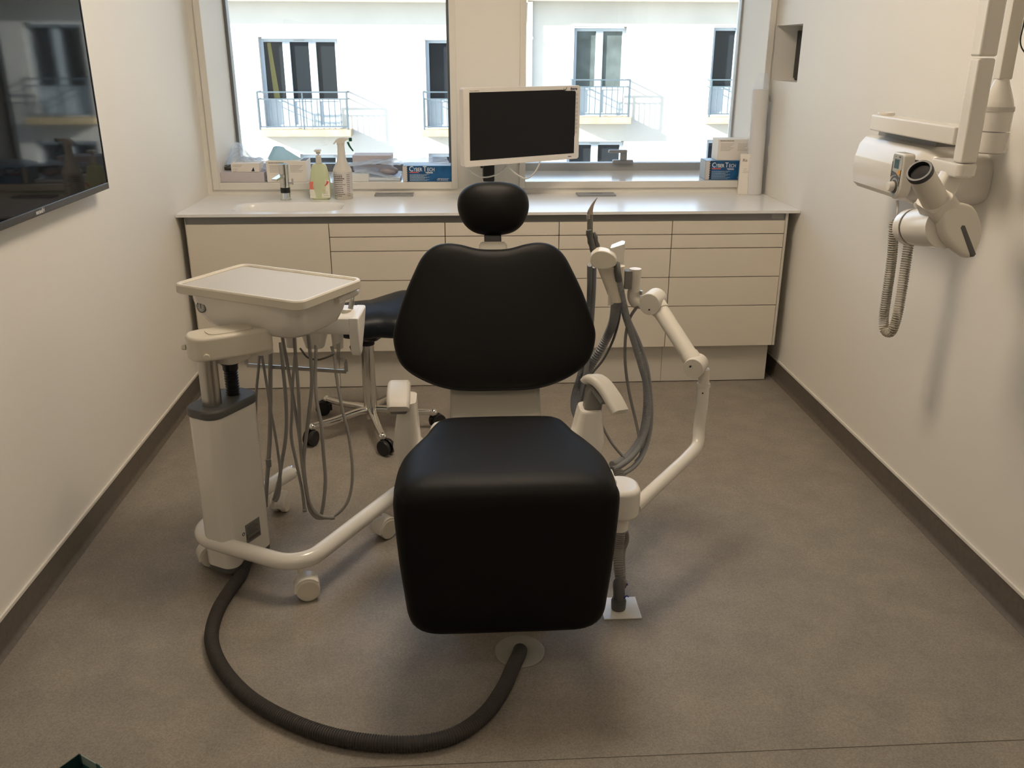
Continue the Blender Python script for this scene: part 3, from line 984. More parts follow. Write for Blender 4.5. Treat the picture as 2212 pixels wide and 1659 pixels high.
# hoses
HOSES = [
    (.0042, [(562, 752, 2.60), (558, 800, 2.60), (554, 845, 2.60), (553, 940, 2.60), (557, 994, 2.60), (566, 1046, 2.6), (577, 1075, 2.6)]),
    (.0042, [(563, 752, 2.58), (576, 830, 2.57), (584, 881, 2.57), (594.5, 940, 2.57), (601, 981, 2.57), (605, 1021, 2.57), (604, 1062, 2.57), (597, 1082, 2.57), (590, 1078, 2.59)]),
    (.0066, [(584, 740, 2.66), (584, 801, 2.64), (583, 940, 2.60), (580, 994, 2.58), (576, 1048, 2.57), (574, 1094, 2.58)]),
    (.0058, [(606, 740, 2.68), (612, 801, 2.64), (618, 874, 2.62), (617.7, 940, 2.61), (609.5, 994, 2.60), (601, 1048, 2.585), (592, 1080, 2.58)]),
    (.0052, [(607, 712, 2.56), (620.6, 787, 2.57), (630.7, 845, 2.57), (638, 888, 2.57), (647, 945, 2.57), (653, 994, 2.56), (664, 1075, 2.55), (670, 1103, 2.545), (685, 1119, 2.54), (700, 1119, 2.54)]),
    (.0048, [(638, 760, 2.66), (635.8, 787, 2.64), (632, 830, 2.62), (630.7, 888, 2.60), (629, 940, 2.59), (639, 994, 2.57), (653, 1062, 2.55), (658, 1103, 2.54)]),
    (.0052, [(634, 708, 2.57), (640, 787, 2.57), (644.4, 845, 2.565), (646.6, 902, 2.56), (648, 950, 2.56), (655, 1020, 2.55), (668, 1085, 2.545), (690, 1116, 2.54), (712, 1119, 2.54)]),
    (.0056, [(663, 704, 2.57), (671, 772, 2.58), (673.4, 830, 2.575), (668, 888, 2.57), (662, 940, 2.565), (656, 994, 2.56), (661, 1048, 2.55), (672, 1095, 2.545), (694, 1115, 2.54), (716, 1119, 2.54)]),
    (.0056, [(683, 745, 2.66), (681, 815, 2.64), (684, 866, 2.61), (694, 917, 2.59), (696, 945, 2.58), (700, 994, 2.57), (703, 1035, 2.56), (699, 1085, 2.55), (694, 1112, 2.545)]),
    (.0048, [(716, 748, 2.68), (721.8, 769, 2.67), (726, 808, 2.65), (732, 845, 2.63), (742, 895, 2.61), (753, 940, 2.60), (761, 1008, 2.58), (759, 1054, 2.57), (748, 1089, 2.555), (723, 1114, 2.545), (700, 1119, 2.54)]),
]
for r, pts in HOSES:
    P3 = [at(a, b, Y=c) for a, b, c in pts]
    MB().tube(P3, r, 10, .012).build('hose', HOSEG, ct)
for a, b, y, r, l in ((580, 1000, 2.575, .0088, .022), (718, 1118, 2.54, .0072, .012), (658, 1102, 2.54, .0065, .010)):
    p = at(a, b, Y=y)
    d = Vector((0, 0, 1)) if l > .015 else Vector((1, 0, .15)).normalized()
    MB().cyl(p-d*l*.6, p+d*l*.6, r, n=14, r=.0015).build('hose_clip', MGREY if l > .015 else HOSEG, ct)
MB().tube([at(648, 752, Y=2.66), at(665, 772, Y=2.655), at(685, 777, Y=2.655), at(705, 772, Y=2.66), at(722, 765, Y=2.67)], .0032, 8, .008).build('hose', mat('black_lead', (.06, .05, .04), .5), ct)
MB().tube([at(601, 1040, Y=2.62), at(594, 1070, Y=2.61), at(586, 1095, Y=2.60)], .006, 10, .01).build('hose', LGREY, ct)

# ---------------------------------------------------------------- floor hose and floor plates
fh = thing('floor_hose', 'long dark corrugated hose looping over the floor from the cart to the round cover', 'hose', (-.3, 1.75, 0))
pts = [(-.655, 2.375, .052), (-.662, 2.32, .024), (-.678, 2.25, .0195)] + [tuple(at(a, b, Z=.0195)) for a, b in ((470, 1320), (457, 1380), (478, 1440), (530, 1500), (600, 1545), (700, 1585), (800, 1604), (900, 1606), (980, 1589), (1045, 1545), (1088, 1485), (1108, 1440))] + [tuple(at(1119, 1418, Z=.014)), tuple(at(1124, 1404, Z=.002))]
MB().tube(pts, .0178, 16, rib=(.0062, .0011)).build('corrugated_tube', HOSED, fh)
p = at(1122.5, 1408, Z=0)
t = thing('floor_cover', 'round clear disc on the floor below the leg rest where the dark hose ends', 'floor cover', (p.x, p.y, 0))
m = MB()
m.loft([[(p.x+q*math.cos(2*PI*k/48), p.y+q*math.sin(2*PI*k/48), z) for k in range(48)] for q, z in ((.014, .0003), (.066, .0003), (.066, .0035), (.0645, .0045), (.016, .0045), (.014, .0035))], closed=True)
m.build('disc', mat('frosted_disc', (.36, .35, .30), .25), t)
MB().cyl((p.x, p.y+.004, .0003), (p.x, p.y+.004, .001), .017, n=24).build('hole', LENS, t)

# ---------------------------------------------------------------- stool
SX, SY = -.378, 3.452
st = thing('saddle_stool', 'navy saddle stool on a chrome five star base behind the instrument cart', 'stool', (SX, SY, 0))
bs = MB()
bs.cyl((SX, SY, .050), (SX, SY, .108), .026, .024, n=28, r=.003)
base = bs.build('base_hub', CHROME, st)
for k in range(5):
    a = rad(-75+72*k)
    d = Vector((math.cos(a), math.sin(a), 0)); e = Vector((SX, SY, 0))+d*.262
    m = MB(); m.sweep([Vector((SX, SY, .088))+d*.015, Vector((SX, SY, .086))+d*.07, Vector((SX, SY, .076))+d*.17, e+Vector((0, 0, .074))], rrect(.036, .030, .011, 3), .012, sfun=lambda t: (1-.25*t, 1-.2*t))
    m.sphere(e+Vector((0, 0, .072)), .017, 10)
    m.build('leg', CHROME, st)
    m = MB()
    n_ = Vector((-math.sin(a+.6), math.cos(a+.6), 0)); tr_ = Vector((math.cos(a+.6), math.sin(a+.6), 0))
    c = e+tr_*.016+Vector((0, 0, .0325))
    m.cyl(c-n_*.022, c-n_*.004, .0320, n=24, r=.005); m.cyl(c+n_*.004, c+n_*.022, .0320, n=24, r=.005); m.cyl(e+Vector((0, 0, .04)), e+Vector((0, 0, .062)), .008, n=12)
    m.box(-.006, .006, -.02, .02, .02, .05, .003, M=Matrix.Translation(e)@Matrix.Rotation(a+.6+PI/2, 4, 'Z'))
    m.build('caster', BLACKP, st)
MB().cyl((SX, SY, .10), (SX, SY, .375), .0275, n=28).build('gas_column', CHROME, st)
m = MB(); m.cyl((SX, SY, .37), (SX, SY, .385), .031, n=28, r=.003); m.build('column_collar', BLACKP, st)
MB().cyl((SX, SY, .38), (SX, SY, .42), .012, n=20).build('piston', STEEL, st)
m = MB(Matrix.Translation((SX+.01, SY, 0)) @ Matrix.Rotation(rad(-20), 4, 'Z'))
m.box(-.085, .065, -.07, .07, .405, .455, .012)
mech = m.build('tilt_mechanism', BLACKP, st)
MB().cyl((SX-.06, SY-.075, .432), (SX-.058, SY-.082, .432), .006, n=14).build('screw', STEEL, mech)
m = MB()
kp = at(769, 750, Y=SY-.06)
m.tube([(SX-.02, SY-.02, .415), (kp.x+.005, SY-.055, kp.z+.012)], .006, 10)
m.lathe([(.0, -.012), (.020, -.011), (.026, -.003), (.026, .004), (.020, .012), (0, .013)], frame(kp, (1, 0, 0), None, (.2, -.8, .5)), n=8)
m.build('tilt_lever', BLACKP, st)
ss = closed_smooth([(.0, -.155), (.09, -.175), (.165, -.12), (.19, -.02), (.165, .09), (.10, .155), (0, .175), (-.11, .15), (-.175, .06), (-.185, -.05), (-.15, -.12), (-.09, -.165)], 90)


def saddle(x, y, s):
    return (.050*(max(0, x)/.17)**1.4*s + .018*abs(y/.16)**1.5*-1 + .010*(x/.17 < -.2)*0 + .030*(y/.17)*(x > 0)*max(0, x)/.17)*1.0


m = MB(Matrix.Translation((SX+.032, SY+.005, .530)) @ Matrix.Rotation(rad(12), 4, 'Z'))
cushion(m, ss, [(.002, .010), (.3, .010), (.55, .008), (.75, .003), (.88, -.006), (.95, -.017), (.99, -.032), (1, -.05), (.97, -.068), (.88, -.078), (.002, -.080)], (0, 0), zf=saddle)
m.build('saddle_seat', NAVY, st, angle=80)
# ---------------------------------------------------------------- suction arm on the chair
su = thing('suction_arm', 'white jointed suction arm with grey hoses on the right side of the dental chair', 'suction unit', (.45, 2.2, 0))
m = MB()
pz = at(1362, 1060, Y=2.13); pb = at(1362, 1118, Y=2.13); pc = at(1362, 1148, Y=2.13)
px0 = at(1385, 1085, Y=2.13).x
m.prism(rrect(.105, .12, .05, 8, px0-.0525, 2.16), pb.z, pz.z+.006, .014, 4)
hs = m.build('pivot_housing', WPL, su)
m = MB(); m.prism(rrect(.070, .085, .03, 6, px0-.062, 2.16), pc.z, pb.z+.004, .006)
m.build('housing_neck', WPL, hs)
m = MB()
m.box(XC+.18, px0-.07, 2.12, 2.20, .345, .405, .01)
m.build('bracket', WMET, su)
tp = [at(1372, 1094, Y=2.17), at(1405, 1063, Y=2.22), at(1450, 1021, Y=2.31), at(1487, 986, Y=2.39), at(1507, 960, Y=2.44), at(1514, 925, Y=2.47), at(1518, 880, Y=2.475), at(1519.5, 834, Y=2.475)]
vx = tp[-1].x
tp[-2].x = vx; tp[-3].x = vx-.004
m = MB(); m.tube(tp, .0190, 22, .01)
m.build('lower_tube', WMET, su)
top = tp[-1]
m = MB(); m.cyl(top-Vector((0, 0, .004)), top+Vector((0, 0, .010)), .0205, n=24, r=.003)
m.cyl(top+Vector((0, 0, .008)), top+Vector((-.003, 0, .055)), .0165, n=24)
co = m.build('collar', WPLM, su)
MB().cyl((top.x-.006, top.y-.0195, top.z-.016), (top.x-.006, top.y-.0185, top.z-.016), .0025, n=12).build('grub_screw', BLACKP, co)
j1 = at(1497, 797, Y=2.44)
ax = Vector((.50, .86, .02)).normalized()
m = MB(); m.cyl(j1, j1+ax*.062, .0305, n=32, r=.003)
jo = m.build('elbow_joint', WPLM, su)
pp = at(1491, 792, Y=2.4395)
MB().cyl(pp-ax*.0015, pp+ax*.004, .0028, n=12).build('joint_hole', BLACKP, jo)
j2 = at(1402, 658, Y=2.62)
m = MB(); m.cyl(j2, j2+ax*.078, .0345, n=32, r=.004)
jo2 = m.build('elbow_joint', WPLM, su)
pp = at(1402.5, 669, Y=2.6195)
MB().cyl(pp-ax*.0015, pp+ax*.004, .0028, n=12).build('joint_hole', BLACKP, jo2)
a0 = j1+ax*.034+(j2-j1).normalized()*.012; a1 = j2+ax*.050
m = MB(); m.cyl(a0, a1, .0245, .0255, n=28)
d = (a1-a0).normalized()
m.cyl(a0+d*.002, a0+d*.030, .0275, n=28, r=.002); m.cyl(a1-d*.045, a1-d*.01, .0285, n=28, r=.002)
m.build('upper_tube', WPLM, su)
c0 = at(1370, 628, Y=2.66); c1 = at(1369, 580, Y=2.66); c1.x = c0.x
m = MB(); m.cyl(c0+Vector((0, 0, -.001)), c1, .0190, n=28, r=.0015)
m.build('swivel_cylinder', WPLM, su)
m = MB(); m.tube([c0+Vector((0, 0, .001)), c0+Vector((0, 0, -.02)), c0+Vector((.010, -.005, -.036)), j2+ax*.048+Vector((-.01, 0, .004)), j2+ax*.048], .0205, 20, .006)
m.build('swivel_elbow', WPLM, su)
sc = at(1385, 632, Y=2.64)
MB().cyl(sc-Vector((0, 0, .006)), sc+Vector((0, 0, .006)), .0055, n=14, r=.001).build('set_screw', STEEL, jo2)
# holder
ZH = at(1344, 520, Y=2.70).z
pl_ = [at(1318, 536, Z=ZH), at(1321, 528, Z=ZH), at(1344, 519, Z=ZH), at(1351, 521, Z=ZH), at(1349, 527, Z=ZH), at(1325, 535, Z=ZH)]
zb = at(1345, 648, Y=2.66).z
m = MB(); m.prism([(p.x, p.y) for p in pl_], zb, ZH, .002)
ho_ = m.build('hose_holder', WPL, su)
m = MB(); m.box(pl_[3].x-.006, c0.x-.012, 2.64, 2.67, c0.z+.01, c1.z-.004, .002); m.build('holder_clamp', MGREY, ho_)
ob = at(1303.5, 561, Y=2.545)
OT = frame(ob, (1, -.16, 0), (0, .05, 1))
oo = closed_smooth([(-.039, -.002), (-.034, .016), (-.016, .026), (.008, .024), (.030, .013), (.039, -.002), (.034, -.018), (.008, -.028), (-.02, -.026), (-.034, -.016)], 50)
m = MB(OT); m.prism(oo, -.070, .0, .004, 3); m.build('handpiece_rest', CREAM, su)
m = MB()
u0 = at(1319, 574, Y=2.61); u1 = at(1326, 614, Y=2.61); u2 = at(1330, 640, Y=2.61); u3 = at(1330, 651, Y=2.61)
m.loft([[(c.x+a, c.y+b, c.z) for a, b in ell(w, d_, 28)] for c, w, d_ in ((u0, .086, .06), (u1, .062, .05), (u2, .046, .042), (u3, .042, .04))])
m.build('hose_socket', CREAM, ho_)
Yh = 2.61


def hp(a, b, y=Yh): return at(a, b, Y=y)


m = MB(); m.tube([hp(1272, 497), hp(1276, 520), hp(1283, 545)], .0092, 14, .006, rfun=lambda t: .0085+.002*math.sin(t*9)**2); v1 = m.build('suction_valve', DGREY, su)
m = MB(); m.tube([hp(1281, 503, 2.63), hp(1287, 520, 2.63), hp(1291, 545, 2.63)], .0085, 14, .006, rfun=lambda t: .0065+.003*math.sin(t*7)**2); m.build('suction_valve', DGREY, su)
m = MB(); m.cyl(hp(1274.5, 505, 2.64), hp(1274.5, 462, 2.64), .0088, .0088, n=18); sy = m.build('syringe', MGREY, su)
m = MB(); m.tube([hp(1274.5, 463, 2.64), hp(1275, 457, 2.64), hp(1281, 441, 2.64), hp(1290, 427, 2.64)], .008, 14, .004, rfun=lambda t: .0085*(1-t)**1.25+.0012); m.build('syringe_tip', mat('bronze_metal', (.46, .38, .31), .3, metal=1), sy)
m = MB(); m.cyl(hp(1270.5, 473, 2.63), hp(1270.5, 464, 2.63), .0055, n=12); m.build('syringe_button', STEEL, sy)
SH = [
    (.0145, (.0090, .0010), HOSEB, [(1331, 648, 2.62), (1325, 693, 2.70), (1312, 726, 2.78), (1294.5, 760, 2.79), (1279, 785, 2.79), (1262, 812, 2.76), (1249, 850, 2.72), (1246, 885, 2.62), (1262, 915, 2.52)]),
    (.0105, None, DGREY, [(1332, 570, 2.60), (1334, 588, 2.575), (1337, 606, 2.58)]),
    (.0088, (.005, .0006), HOSEB, [(1337, 598, 2.58), (1346.6, 650, 2.60), (1359.7, 704, 2.64), (1374, 756, 2.66), (1384, 790, 2.66), (1396, 834, 2.65), (1401, 880, 2.62), (1397.6, 918, 2.58), (1386, 954, 2.53), (1368, 983, 2.47), (1340, 1006, 2.40), (1322, 1014, 2.36)]),
    (.0100, (.005, .0008), HOSEB, [(1340, 640, 2.67), (1353, 690, 2.69), (1372, 745, 2.68), (1389, 795, 2.67), (1396, 850, 2.67), (1394, 900, 2.64), (1384, 945, 2.58), (1362, 978, 2.50), (1336, 998, 2.42), (1322, 1003, 2.38)]),
    (.0078, None, HOSEB, [(1345, 660, 2.71), (1362, 700, 2.70), (1381, 742, 2.69), (1396, 790, 2.68), (1404, 845, 2.67), (1406.5, 890, 2.64), (1404, 930, 2.60), (1393, 970, 2.54), (1372, 1005, 2.46), (1338, 1027, 2.38), (1322, 1032, 2.34)]),
    (.0048, None, MGREY, [(1378, 660, 2.64), (1362, 684, 2.65), (1353, 715, 2.66), (1350, 760, 2.66), (1352, 800, 2.66), (1359.6, 850, 2.65), (1372, 904, 2.62), (1381, 948, 2.57), (1384.6, 980, 2.53), (1374, 996, 2.50)]),
    (.0085, None, HOSEB, [(1283, 575, 2.66), (1281, 640, 2.74), (1277, 700, 2.77), (1272, 760, 2.78), (1264, 810, 2.74), (1254, 870, 2.68), (1252, 900, 2.60)]),
    (.0080, (.005, .0006), HOSEB, [(1274, 572, 2.64), (1273, 640, 2.74), (1269, 700, 2.77), (1263, 760, 2.78), (1252, 810, 2.75), (1240, 850, 2.71), (1238, 880, 2.64), (1246, 905, 2.56)]),
    (.0040, None, DGREY, [(1342, 650, 2.72), (1336, 695, 2.73), (1322, 740, 2.74), (1302, 778, 2.74), (1278, 808, 2.72), (1266, 830, 2.68), (1256, 870, 2.64)]),
    (.0042, None, MGREY, [(1282, 862, 2.50), (1289, 890, 2.49), (1301, 920, 2.48), (1323, 959, 2.46), (1351, 992, 2.44)]),
]
for r, rib, mt, pts in SH:
    MB().tube([at(a, b, Y=c) for a, b, c in pts], r, 12, .01, rib=rib).build('hose', mt, su)
# supply hoses down to the floor plate
MB().tube([at(1334, 1018, Y=2.30), at(1343, 1045, Y=2.27), at(1345, 1080, Y=2.26), at(1340, 1150, Y=2.22), at(1336, 1190, Y=2.20), at(1337, 1225, Y=2.17), at(1341, 1254, Y=2.155)], .0150, 14, rib=(.0062, .0010)).build('supply_hose', mat('supply_grey', (.26, .25, .23), .45), su)
MB().tube([at(1352, 1148, Y=2.24), at(1354, 1165, Y=2.24), at(1346, 1190, Y=2.23), at(1345, 1215, Y=2.21), at(1346, 1245, Y=2.18)], .0075, 10, .01).build('supply_hose', MGREY, su)
fp = [at(1311, 1338, Z=0), at(1387, 1337, Z=0), at(1374, 1290, Z=0)]
t = thing('floor_plate', 'white square steel plate screwed to the floor right of the chair foot', 'floor plate', ((.35+.492)/2, 2.117, 0))
MB().box(.385, .492, 2.065, 2.168, .0003, .004, .001).build('plate', WMET, t)
e0 = at(1338, 1322, Z=.004)
el = thing('pipe_elbow', 'dark grey plastic pipe elbow with blue clips standing on the white floor plate', 'pipe', (e0.x, e0.y+.02, .004))
ec = Vector((e0.x, e0.y+.018, 0))
m = MB(); m.cyl(ec+Vector((0, 0, .0042)), ec+Vector((0, 0, .032)), .0205, .0215, n=28, r=.002); m.cyl(ec+Vector((0, 0, .030)), ec+Vector((0, 0, .036)), .019, n=28); m.build('socket', DGREY, el)
et = at(1342, 1262, Y=2.153)
MB().tube([ec+Vector((0, 0, .034)), ec+Vector((0, .002, .055)), ec+Vector((.0, .012, .078)), et], .0165, 20, .005).build('elbow', DGREY, el)
m = MB()
d = Vector((0, .45, .85)).normalized(); T_ = frame(et, (1, 0, 0), None, d)
m.lathe([(.0178, -.003), (.0192, -.003), (.0192, .003), (.0178, .003)], T_, 28)
m.build('clip', BLUEC, el)
m = MB(); m.lathe([(.0150, .002), (.0178, .002), (.0178, .012), (.0150, .012)], T_, 28); m.build('hose_end', STEEL, el)
m = MB(); m.tube([ec+Vector((.012, -.012, .045)), ec+Vector((.020, -.008, .050)), ec+Vector((.026, -.004, .044))], .0018, 8, .003); m.build('clip', BLUEC, el)

# ---------------------------------------------------------------- television
tv = thing('television', 'large black television on the left wall', 'television', (XL+.001, 2.5, 1.37))
TX, TY0, TY1, TZ0, TZ1 = -1.160, 1.965, 3.078, 1.050, 1.690
MB().box(TX-.030, TX-.004, TY0, TY1, TZ0, TZ1, .003).build('casing', mat('tv_casing', (.03, .03, .033), .3), tv)
m = MB()
m.box(TX-.010, TX, TY0, TY1, TZ0, TZ0+.021, .002); m.box(TX-.010, TX, TY0, TY1, TZ1-.007, TZ1, .002)
m.box(TX-.010, TX, TY0, TY0+.006, TZ0, TZ1, .002); m.box(TX-.010, TX, TY1-.006, TY1, TZ0, TZ1, .002)
bz = m.build('bezel', mat('tv_bezel', (.075, .077, .082), .25, metal=.4), tv)
MB().box(TX-.006, TX-.0025, TY0+.006, TY1-.006, TZ0+.021, TZ1-.007).build('screen', TVSC, tv)
pL = at(88, 462, X=TX)
text('Hisense', .017, frame((TX+.0001, pL.y+.028, TZ0+.006), (0, -1, 0), (0, 0, 1)), mat('tv_logo', (.5, .5, .5), .4), bz, 'logo', bold=.0006)
MB().box(XL+.0005, TX-.030, 2.3, 2.75, 1.22, 1.5).build('wall_mount', BLACKP, tv)

# ---------------------------------------------------------------- monitor on wall arm
mo = thing('monitor', 'white framed computer monitor on a black wall arm between the two windows', 'monitor', (.29, 4.3, 1.0))
m0 = at(1003, 362, Y=4.04); m0t = at(998, 190, Y=4.04)
zb_, zt_ = m0.z, m0t.z
m1 = at(1250, 342.5, Z=zb_)
mx = Vector((m1.x-m0.x, m1.y-m0.y, 0)); MW = mx.length; mx.normalize()
MT = frame((m0.x, m0.y, zb_), mx, (0, 0, 1)); MH = zt_-zb_
# local: x right, y up, z toward camera
m = MB(MT); m.prism(rrect(MW, MH, .012, 4, MW/2, MH/2), -.034, 0, .003)
hsg = m.build('housing', mat('monitor_white', (.80, .755, .70), .32), mo)
sx0, sx1, sy0, sy1 = .052*MW, .940*MW, .088*MH, .885*MH
sx0, sx1, sy0, sy1 = .047*MW, .955*MW, .082*MH, .93*MH
so = [(sx0, sy0), (sx1-.002, sy0), (sx1-.002, sy0+.23*MH), (sx1, sy0+.25*MH), (sx1, sy1-.006), (sx1-.005, sy1), (sx1-.060, sy1+.001), (sx1-.075, sy1+.006), (sx0, sy1+.004)]
MB(MT).prism(so, .0002, .0009).build('screen', SCREEN, mo)
text('iiyama', .0165, MT @ Matrix.Translation((sx1-.033, sy1+.0045, .0004)), BINK, hsg, 'logo', bold=.0005, sx=1.0, shear=.2)
m = MB(MT @ Matrix.Translation((sx1-.066, sy1+.0075, .0006)))
m.prism([(-.006, .005), (-.003, .001), (0, -.003), (.004, .001), (.013, .010), (.014, .0085), (.005, -.0045), (.001, -.008), (-.002, -.0065), (-.0075, .0025)], 0, .0006)
m.build('check_mark', mat('olive_mark', (.08, .09, .04), .5), hsg)
text('ProLite B2280WSD', .0062, MT @ Matrix.Translation((sx0+.002, sy1+.008, .0004)), GINK, hsg, bold=.0001)
text('iiyama', .0080, MT @ Matrix.Translation((MW*.925-.018, sy0-.016, .0004)), INK, hsg, bold=.0001)
m = MB(MT)
bx = sx1+.0085
for k in range(10):
    y = sy1-.018-k*.0188
    m.loft([[(bx+a*q, y+b*q, z) for a, b in rrect(.0105, .012, .003, 3)] for q, z in ((1, .0004), (1, .001), (.86, .001), (.86, .0004))], closed=True)
    m.box(bx-.0018, bx+.0018, y-.0014, y+.0014, .0004, .0009)
m.build('button_marks', GINK, hsg)
mc = MT @ Vector((MW*.42, MH*.25, -.034))
m = MB(MT); m.box(MW*.24, MW*.62, MH*.15, MH*.85, -.062, -.034, .008); m.build('back_cover', WPL, hsg)
ap = at(1056, 374, Y=4.30)
m = MB()
m.box(ap.x-.028, ap.x+.026, 4.27, 4.40, .905, 1.20, .006)
m.box(ap.x-.040, ap.x-.02, 4.30, 4.37, .965, 1.10, .004)
m.box(ap.x-.05, ap.x+.05, 4.40, YB-.0005, .98, 1.22, .004)
m.build('wall_arm', BLACKP, mo)
m = MB(); m.tube([(ap.x, 4.28, 1.14), tuple(MT @ Vector((MW*.42, MH*.5, -.06)))], .018, 14); m.build('tilt_joint', BLACKP, mo)
cab = mat('white_cable', (.62, .60, .57), .4)
CB1 = [MT @ Vector((.02, .012, -.04)), at(1022, 374, Y=4.16), at(1045, 383, Y=4.22), at(1072, 377, Y=4.24), at(1095, 357, Y=4.26), at(1106, 330, Y=4.28)]
CB2 = [at(1088, 340, Y=4.20), at(1099, 361, Y=4.20), at(1117, 377, Y=4.20), at(1136, 386, Y=4.20), at(1152, 376, Y=4.22), at(1165, 353, Y=4.26), at(1168, 330, Y=4.28)]
MB().tube(CB1, .0034, 8, .008).build('cable', cab, mo)
MB().tube(CB2, .0034, 8, .008).build('cable', cab, mo)

# ---------------------------------------------------------------- x-ray unit on the right wall
xr = thing('xray_machine', 'white wall mounted dental x-ray machine with jointed arm and tube head pointing up', 'x-ray machine', (XR-.001, 2.4, 1.2))
# wall control box
AXX = 1.352
by0 = at(1975, 430, X=AXX).y; by1 = at(1852, 290, X=AXX).y
bzt = at(1856, 290, X=AXX).z; bzb = at(1843, 404, X=AXX).z
ctb = thing('xray_control_box', 'glossy white rounded control box on the right wall under the bracket rail', 'control box', (XR-.001, (by0+by1)/2, bzb))


def boxsec(k, y, top=0):
    x0 = AXX; w = XR-.001-x0; h = bzt-bzb
    pts = [(w, h), (.050, h), (.028, h-.008), (.010, h-.030), (.002, h-.062), (0, h-.066), (-.001, h-.072), (-.002, .06), (.004, .018), (.022, .002), (.05, 0), (w, 0)]
    cz = h*.5
    return [(x0+w-(w-a)*k[0], y, bzb+cz+(b-cz)*k[1]) for a, b in pts]


m = MB()
rg = [boxsec((.97, .98), by1), boxsec((1, 1), by1-.006), boxsec((1, 1), by0+.05)]
for i in range(1, 9):
    a = PI/2*i/8
    rg.append(boxsec((.30+.70*math.cos(a), .35+.65*math.cos(a)), by0+.05-.140*math.sin(a)))
m.loft(rg)
m.build('housing', WPL, ctb, angle=30)
MB().box(AXX+.05, XR-.001, by0+.02, by1-.05, bzt-.002, bzt+.02).build('top_seam', MGREY, ctb)
# handset
hy1 = at(1930, 330, X=1.300).y; hy0 = at(1955, 330, X=1.300).y
HX = 1.300
hzt = at(1942, 330, X=HX).z; hzb = at(1935, 432, X=HX).z
hw = hy1-hy0; hy = (hy0+hy1)/2
hn = thing('handset', 'white keypad handset with round dial hanging on the x-ray control box', 'handset', (HX+.02, hy, hzb))
HTt = frame((HX, hy, (hzt+hzb)/2), (0, -1, 0), (0, 0, 1))     # x toward camera, y up, z toward -X
L = hzt-hzb
out = rrect(hw, L, .012, 5)
out = [(a, b) for a, b in out if b > 0] 
out = [(a, b) for a, b in rrect(hw, L, .010, 6) if b > 0]+[(hw/2*math.cos(rad(t)), -L/2+hw/2+hw/2*math.sin(rad(t))) for t in range(180, 361, 15)]
m = MB(HTt); m.prism(out, -.036, 0, .006, 3); bd = m.build('body', WPL, hn)
m = MB(HTt); m.prism([(a*.86, b*.93) for a, b in out], .0001, .0008); kp_ = m.build('keypad', mat('keypad_grey', (.42, .43, .40), .4), hn)
m = MB(HTt @ Matrix.Translation((-.002, L*.26, .0009))); m.box(-.014, .014, -.013, .013, 0, .0006); m.build('display', LCD, kp_)
m = MB(HTt @ Matrix.Translation((0, 0, .0009)))
R0 = hw*.43
for (ro, ri, yc) in ((R0*1.02, R0*.80, -.052), (R0*.50, R0*.40, -.052)):
    n_ = 20
for (yc, ro, ri) in ((-.020, R0, R0-.006), ):
    pts = [(ro*math.cos(rad(t)), yc-.012+ro*math.sin(rad(t))*1.1) for t in range(10, 171, 10)]+[(ri*math.cos(rad(t)), yc-.012+ri*math.sin(rad(t))*1.1) for t in range(170, 9, -10)]
    m.add([(a, b, z) for z in (0, .0006) for a, b in pts], [list(range(len(pts))), list(range(len(pts), 2*len(pts)))])
pts = [(-hw*.43, .012), (-hw*.43, .030), (-hw*.2, .020), (.0, .016), (hw*.2, .010), (hw*.43, .002), (hw*.43, .026), (hw*.20, .012)]
m.box(-hw*.43, -hw*.43+.005, -.005, .040, 0, .0005); m.box(hw*.43-.004, hw*.43, -.02, .02, 0, .0005)
m.add([(-hw*.43, -.004, .0003), (-hw*.43, .014, .0003), (0, .010, .0003), (hw*.43, -.004, .0003), (hw*.43, -.012, .0003), (0, .004, .0003)], [[0, 1, 2, 5], [5, 2, 3, 4]])
m.build('dial_arc', DGREY, kp_)
m = MB(HTt @ Matrix.Translation((0, 0, .0009))); m.cyl((hw*.28, .012, 0), (hw*.28, .012, .0012), .0075, n=18); m.build('start_key', ORANGE, kp_)
m = MB(HTt @ Matrix.Translation((0, 0, .0009)))
for a, b in ((-.011, -.022), (.001, -.019), (.012, -.025)): m.cyl((a, b, 0), (a, b, .0008), .0042, n=14)
m.build('tooth_keys', ORANGE, kp_, flat=True)
m = MB(HTt @ Matrix.Translation((0, 0, .0009)))
m.box(-.018, -.008, L*.41, L*.42, 0, .0004); m.box(.006, .018, L*.40, L*.43, 0, .0004); m.box(-.021, .021, L*.365, L*.370, 0, .0004)
for k in range(5): m.box(-.014+k*.006, -.012+k*.006, -.041, -.034, 0, .0004)
m.build('key_print', INK, kp_, flat=True)
m = MB(HTt); m.cyl((.001, -L/2+hw*.52, .0009), (.001, -L/2+hw*.52, .0022), .0200, n=28); dr = m.build('dial_ring', DGREY, hn)
m = MB(HTt); m.cyl((-.001, -L/2+hw*.52, .002), (-.001, -L/2+hw*.52, .020), .0155, .0140, n=28, r=.004); m.build('dial_knob', WPL, dr)
# hanging hook behind the handset
MB().box(HX+.034, AXX+.004, hy-.015, hy+.015, hzt-.06, hzt-.02).build('wall_clip', MGREY, hn)
